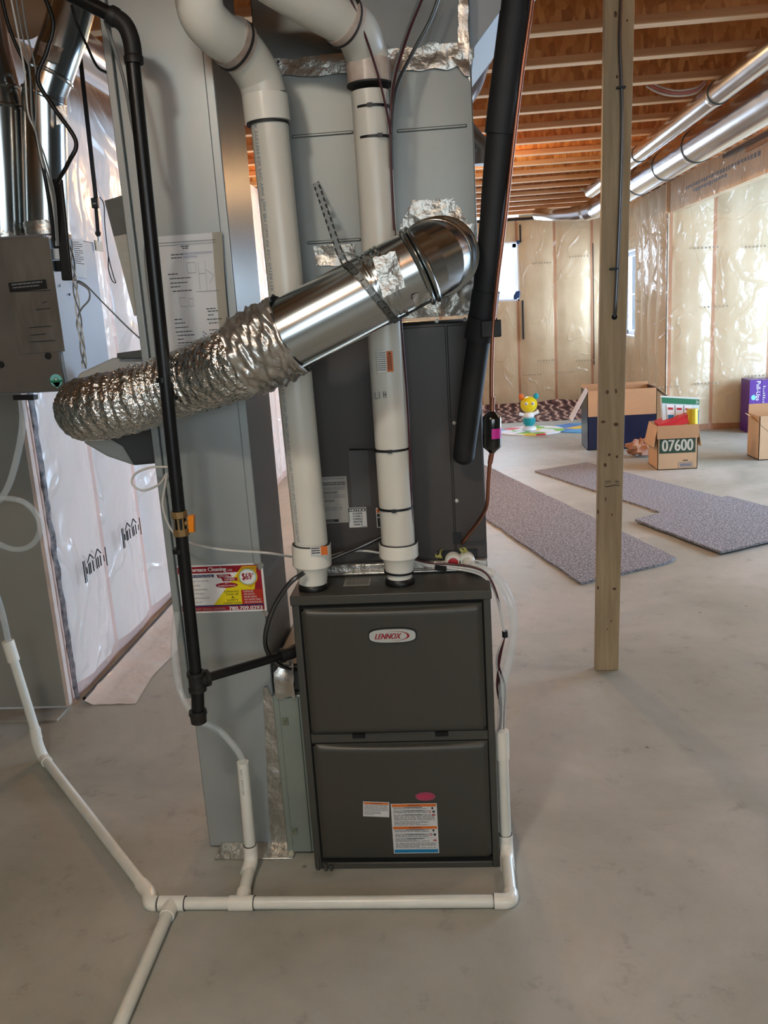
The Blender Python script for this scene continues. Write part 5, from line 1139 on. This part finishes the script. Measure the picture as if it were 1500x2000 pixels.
for s_ in (-1, 1):
    b = MB(); b.sphere(t0+Vector((s_*.09, 0, .41)), .035, toyteal if s_ > 0 else s_orange, 12, (1, .6, 1.1)); b.build('ear', ho_)
    b = MB(); b.sphere(t0+Vector((s_*.04, -.08, .33)), .02, whitegloss, 12); b.sphere(t0+Vector((s_*.04, -.098, .33)), .009, black, 8); b.build('eye', ho_)

# ================================================================== BOXES
def board(mb_, pts, off, m): mb_.prism(pts, off, m)
NY = at(1148, 880, 'Z', 0).y
nx0 = at(1148, 880, 'Z', 0).x; nx1 = aY(1282, 870, NY).x; nzt = aY(1280, 757, NY).z; nzm = aY(1200, 812, NY).z; ND = .42
nb = thing('navy_box', ((nx0+nx1)/2, NY+ND/2, 0), 'big open cardboard carton printed navy on its lower half, behind the post', 'box')
b = MB(); th = .006
b.box(nx0, nx1, NY, NY+th, .002, nzm, navybox); b.box(nx0, nx1, NY, NY+th, nzm, nzt, cardboard); b.box(nx0, nx1, NY+ND-th, NY+ND, .002, nzt+.03, cardboard)
b.box(nx0, nx0+th, NY, NY+ND, .002, nzt, navybox); b.box(nx1-th, nx1, NY, NY+ND, .002, nzt, navybox); b.box(nx0, nx1, NY, NY+ND, .002, .008, cardboard); b.build('body', nb)
b = MB(); q = path((1143, 757, NY+.1), (1148, 764, NY), (1117, 823, NY-.05), (1111, 815, NY+.05)); b.prism(q, (.004, .004, 0), mat('white flap print', (214, 216, 226), .4)); b.build('flap', nb)
b = MB(); b.prism([(nx1, NY+.02, nzt), (nx1, NY+ND-.02, nzt), (nx1+.2, NY+ND-.05, nzt-.16), (nx1+.2, NY+.05, nzt-.16)], (0, 0, .004), cardboard2); b.build('flap', nb)
q0 = at(1283, 918, 'Z', 0); q1 = at(1363, 916, 'Z', 0); BY = (q0.y+q1.y)/2; bx0, bx1 = q0.x, q1.x; bw = bx1-bx0; bzt = aY(1322, 831, BY).z; BD = .36
cx = thing('carton', ((bx0+bx1)/2, BY+BD/2, 0), 'open brown carton stamped 07600 and overfilled with packaging', 'box')
b = MB(); zmid = aY(1322, 856, BY).z
b.box(bx0, bx1, BY, BY+th, .002, bzt, cardboard2); b.box(bx0, bx1, BY+BD-th, BY+BD, .002, bzt, cardboard2); b.box(bx0, bx0+th, BY, BY+BD, .002, bzt, cardboard2); b.box(bx1-th, bx1, BY, BY+BD, .002, bzt, cardboard2); b.box(bx0, bx1, BY, BY+BD, .002, .008, cardboard2); bo = b.build('body', cx)
b = MB(); b.box(bx0-.008, bx1+.004, BY-.012, BY-.006, zmid, bzt+.004, cardboard); b.build('front_flap', cx)
b = MB(); b.prism([(bx1, BY+.01, bzt), (bx1, BY+BD-.01, bzt), (bx1+.03, BY+BD, bzt-.2), (bx1+.03, BY, bzt-.2)], (.005, 0, 0), cardboard2); b.build('side_flap', cx); b = MB(); b.prism([(bx0, BY+.01, bzt), (bx0, BY+BD-.01, bzt), (bx0-.04, BY+BD, bzt-.19), (bx0-.04, BY, bzt-.19)], (.005, 0, 0), cardboard2); b.build('side_flap', cx)
b = MB(); P = aY(1288, 857, BY-.0005); P1_ = aY(1358, 883, BY-.0005); c = Card(b, (P.x, BY-.0006, P.z), (1, 0, 0), (0, 0, -1), P1_.x-P.x, P.z-P1_.z, boxgreen)
c.text('07600', .08, .1, .93, .86, boxgrey, 1, 0, .012)
c.rect(.66, 1.48, .8, 1.54, ink, 0); b.build('printed_panel', bo)
b = MB(); P = aY(1325, 903, BY-.001); c = Card(b, (P.x, BY-.0006, P.z), (1, 0, 0), (0, 0, -1), .13, .05, inkgrey, t=.0004); c.rect(.03, .1, .97, .9, cardboard2, 1); c.rect(.1, .22, .9, .78, inkgrey, 2); b.build('printed_mark', bo)
sb = thing('snack_box', aY(1325, 820, BY+.2), 'green and white snack multipack leaning up in the 07600 carton', 'box')
b = MB(); q = path((1292, 776, BY+.16), (1366, 780, BY+.16), (1364, 832, BY+.1), (1296, 832, BY+.1)); b.prism([q[0], q[3], q[2], q[1]], (0, .06, .01), mat('snack box white', (206, 224, 226), .4)); b.build('body', sb)
def sq(u, v, o=.003): return (q[0]*(1-u)+q[1]*u)*(1-v)+(q[3]*(1-u)+q[2]*u)*v+Vector((0, -o, 0))
b = MB()
def qd(u0, v0, u1, v1, m, o=.003): b.add([sq(u0, v0, o), sq(u0, v1, o), sq(u1, v1, o), sq(u1, v0, o)], [(0, 1, 2, 3)], m)
qd(0, 0, 1, .2, green); qd(.85, .4, 1, 1, s_blue); 
for k in range(3): qd(.12+.24*k, .24, .32+.24*k, .95, whitegloss, .005); qd(.14+.24*k, .6, .30+.24*k, .85, s_orange if k else s_blue, .007); qd(.15+.24*k, .34, .29+.24*k, .42, s_red, .007)
V, Fc = text_geo('24'); b.add([sq(.9+.07*x, .17-.13*y, .006) for x, y in V], Fc, white)
b.build('printed_front', sb)
b = MB(); q_ = path((1286, 830, BY+.03), (1350, 808, BY+.05), (1351, 824, BY+.03), (1288, 845, BY+.02)); b.prism([q_[0], q_[3], q_[2], q_[1]], (0, .16, .02), mat('glossy red card', (200, 36, 44), .35)); tag(b.build('red_packet'), 'flat red packet lying across the top of the 07600 carton', 'packet')
b = MB(); Pq = aY(1352, 822, BY+.06)
V = [Pq+Vector((.05*math.cos(a)*(1+.3*noise.noise(Vector((a, h, 0)))), .04*math.sin(a), h*.07-.03)) for h in range(3) for a in [k*math.pi/5 for k in range(10)]]
b.add(V, [(i*10+k, i*10+(k+1) % 10, (i+1)*10+(k+1) % 10, (i+1)*10+k) for i in range(2) for k in range(10)]+[tuple(range(20, 30)), tuple(range(9, -1, -1))], mat('gold wrapper', (206, 170, 40), .25, .3)); tag(b.build('gold_wrapper'), 'crushed gold wrapper at the right of the 07600 carton opening', 'wrapper')
b = MB(); q_ = path((1300, 838, BY+.02), (1345, 826, BY+.04), (1352, 838, BY+.02), (1310, 846, BY+.01)); b.prism([q_[0], q_[3], q_[2], q_[1]], (0, .12, .0), kraft); tag(b.build('brown_packet'), 'brown folded card under the red packet in the 07600 carton', 'packet')
# crumpled paper
Pc = at(1250, 892, 'Z', 0); b = MB(); V = []; n = 16
for i in range(9):
    t = math.pi*i/8
    for k in range(n):
        p = 2*math.pi*k/n; rr_ = .085*(1+.45*noise.cell(Vector((i*1.7, k*1.3, 3)))); V.append(Pc+Vector((math.sin(t)*math.cos(p)*rr_*1.35, math.sin(t)*math.sin(p)*rr_, .085+math.cos(t)*rr_*.8)))
zmin = min(v.z for v in V)
for v in V: v.z -= zmin
b.add(V, [(i*n+k, (i+1)*n+k, (i+1)*n+(k+1) % n, i*n+(k+1) % n) for i in range(8) for k in range(n)], kraft); tag(b.build('crumpled_paper'), 'crumpled brown packing paper on the floor beside the 07600 carton', 'paper')
# purple boxes
PBY = at(1465, 846, 'Z', 0).y; x0 = aY(1461, 847, PBY).x; x1 = aY(1484, 847, PBY).x; zt2 = aY(1470, 742, PBY).z
pb = thing('purple_box', ((x0+x1)/2, PBY+.2, 0), 'tall purple carton lettered in white, left of two at the right edge', 'box')
b = MB(); b.box(x0, x1, PBY, PBY+.28, .001, zt2, purple); b.build('body', pb, .003)
b = MB(); c = Card(b, (x0, PBY-.0006, zt2), (1, 0, 0), (0, 0, -1), x1-x0, zt2, purple)
V, Fc = text_geo('Pull-Ups'); c.mb.add([c.q(.88-.45*y*1.0-0.0+.0, .03+.36*x, .0012) if False else c.q(.45+.45*y, .03+.36*x, .0012) for x, y in V], [tuple(reversed(f)) for f in Fc], white)
c.ell(.35, .33, .2, .05, mint, 2); c.rect(.2, .84, .5, .95, white, 1); c.lines(.22, .85, .48, .94, 4, ink, 2, fill=.5); c.lines(.15, .7, .5, .8, 3, boxgrey, 1); c.ell(.75, .92, .09, .02, boxgrey, 1)
b.build('printed_front', pb)
pb2 = thing('purple_box', (x1+.2, PBY+.2, 0), 'purple carton with blue panel cut off by the right edge', 'box')
b = MB(); b.box(x1+.008, x1+.42, PBY+.02, PBY+.28, .001, zt2-.01, purple); b.build('body', pb2, .003)
b = MB(); c = Card(b, (x1+.01, PBY+.019, zt2-.02), (1, 0, 0), (0, 0, -1), .4, zt2-.04, purple); c.rect(.2, .15, .9, .6, s_blue, 1); c.lines(.03, .1, .1, .5, 9, boxgrey, 1); b.build('printed_front', pb2)
CBY = 5.9; x0 = aY(1482, 870, CBY).x; zc = aY(1484, 805, CBY).z
cb2 = thing('carton', (x0+.2, CBY+.2, 0), 'open brown carton cut off by the right edge before the purple boxes', 'box')
b = MB(); b.box(x0, x0+.4, CBY, CBY+.006, .001, zc-.04, cardboard2); b.box(x0, x0+.006, CBY, CBY+.3, .001, zc-.04, cardboard2); b.box(x0, x0+.4, CBY+.3, CBY+.306, .001, zc+.04, cardboard); b.box(x0+.394, x0+.4, CBY, CBY+.3, .001, zc-.04, cardboard2); b.box(x0, x0+.4, CBY, CBY+.3, .001, .008, cardboard2); b.build('body', cb2)
b = MB(); q_ = [aY(1485, 830, CBY+.0), aY(1502, 845, CBY), aY(1502, 832, CBY+.25), aY(1455, 807, CBY+.2)]; b.prism([q_[3], q_[0], q_[1], q_[2]], (0, 0, .005), cardboard2); b.build('flap', cb2)
# poly skirt on the floor along the left wall, cement strip at the partition foot
b = MB(); V = []; n = 40
for i in range(n+1):
    y = PY+.02+2.0*i/n; w_ = .22+.05*noise.noise(Vector((y*2, 0, 0)))-.06*i/n
    for k in range(7): V.append((XW+.06+w_*k/6, y, .003+.012*abs(noise.noise(Vector((y*9, k*.8, 2))))*(1 if k < 6 else .3)+(.02 if k == 0 else 0)))
b.add(V, [(i*7+k, i*7+k+1, (i+1)*7+k+1, (i+1)*7+k) for i in range(n) for k in range(6)], polyfloor, True)
tag(b.build('poly_sheet_skirt'), 'loose translucent poly sheet lapping from the left wall onto the floor', 'plastic sheet')
b = MB(); b.box(-3.2, XW-.0, PY-.12, PY-.01, .0005, .008, mat('cement strip', (158, 152, 142), .85, var=.08, vs=8)); o = b.build('baseboard_left'); o['kind'] = 'structure'

# repeats share a group
GROUPS = {'vent_pipe': 'vent pipes on the furnace top', 'ventilator_duct': 'round ducts on the ventilator', 'round_duct': 'round ducts under the joists', 'control_wire': 'maroon wires at the right vent pipe',
          'white_wire': 'pale wires overhead', 'carpet_offcut': 'carpet offcuts on the open floor', 'play_mat': 'play mats by the far wall', 'purple_box': 'purple cartons at the right edge', 'carton': 'open brown cartons',
          'flexible_line': 'flexible lines looping from a joist bay', 'drain_tube': 'clear drain tubes', 'vinyl_hose': 'clear hoses by the partition', 'armoured_cable': 'ribbed metal cables', 'black_cable': 'black cables at the upper left', 'electrical_tape': 'tape wraps on the wire bundle'}
for o in bpy.data.objects:
    if o.parent is None and 'label' in o and o.name.split('.')[0] in GROUPS: o['group'] = GROUPS[o.name.split('.')[0]]
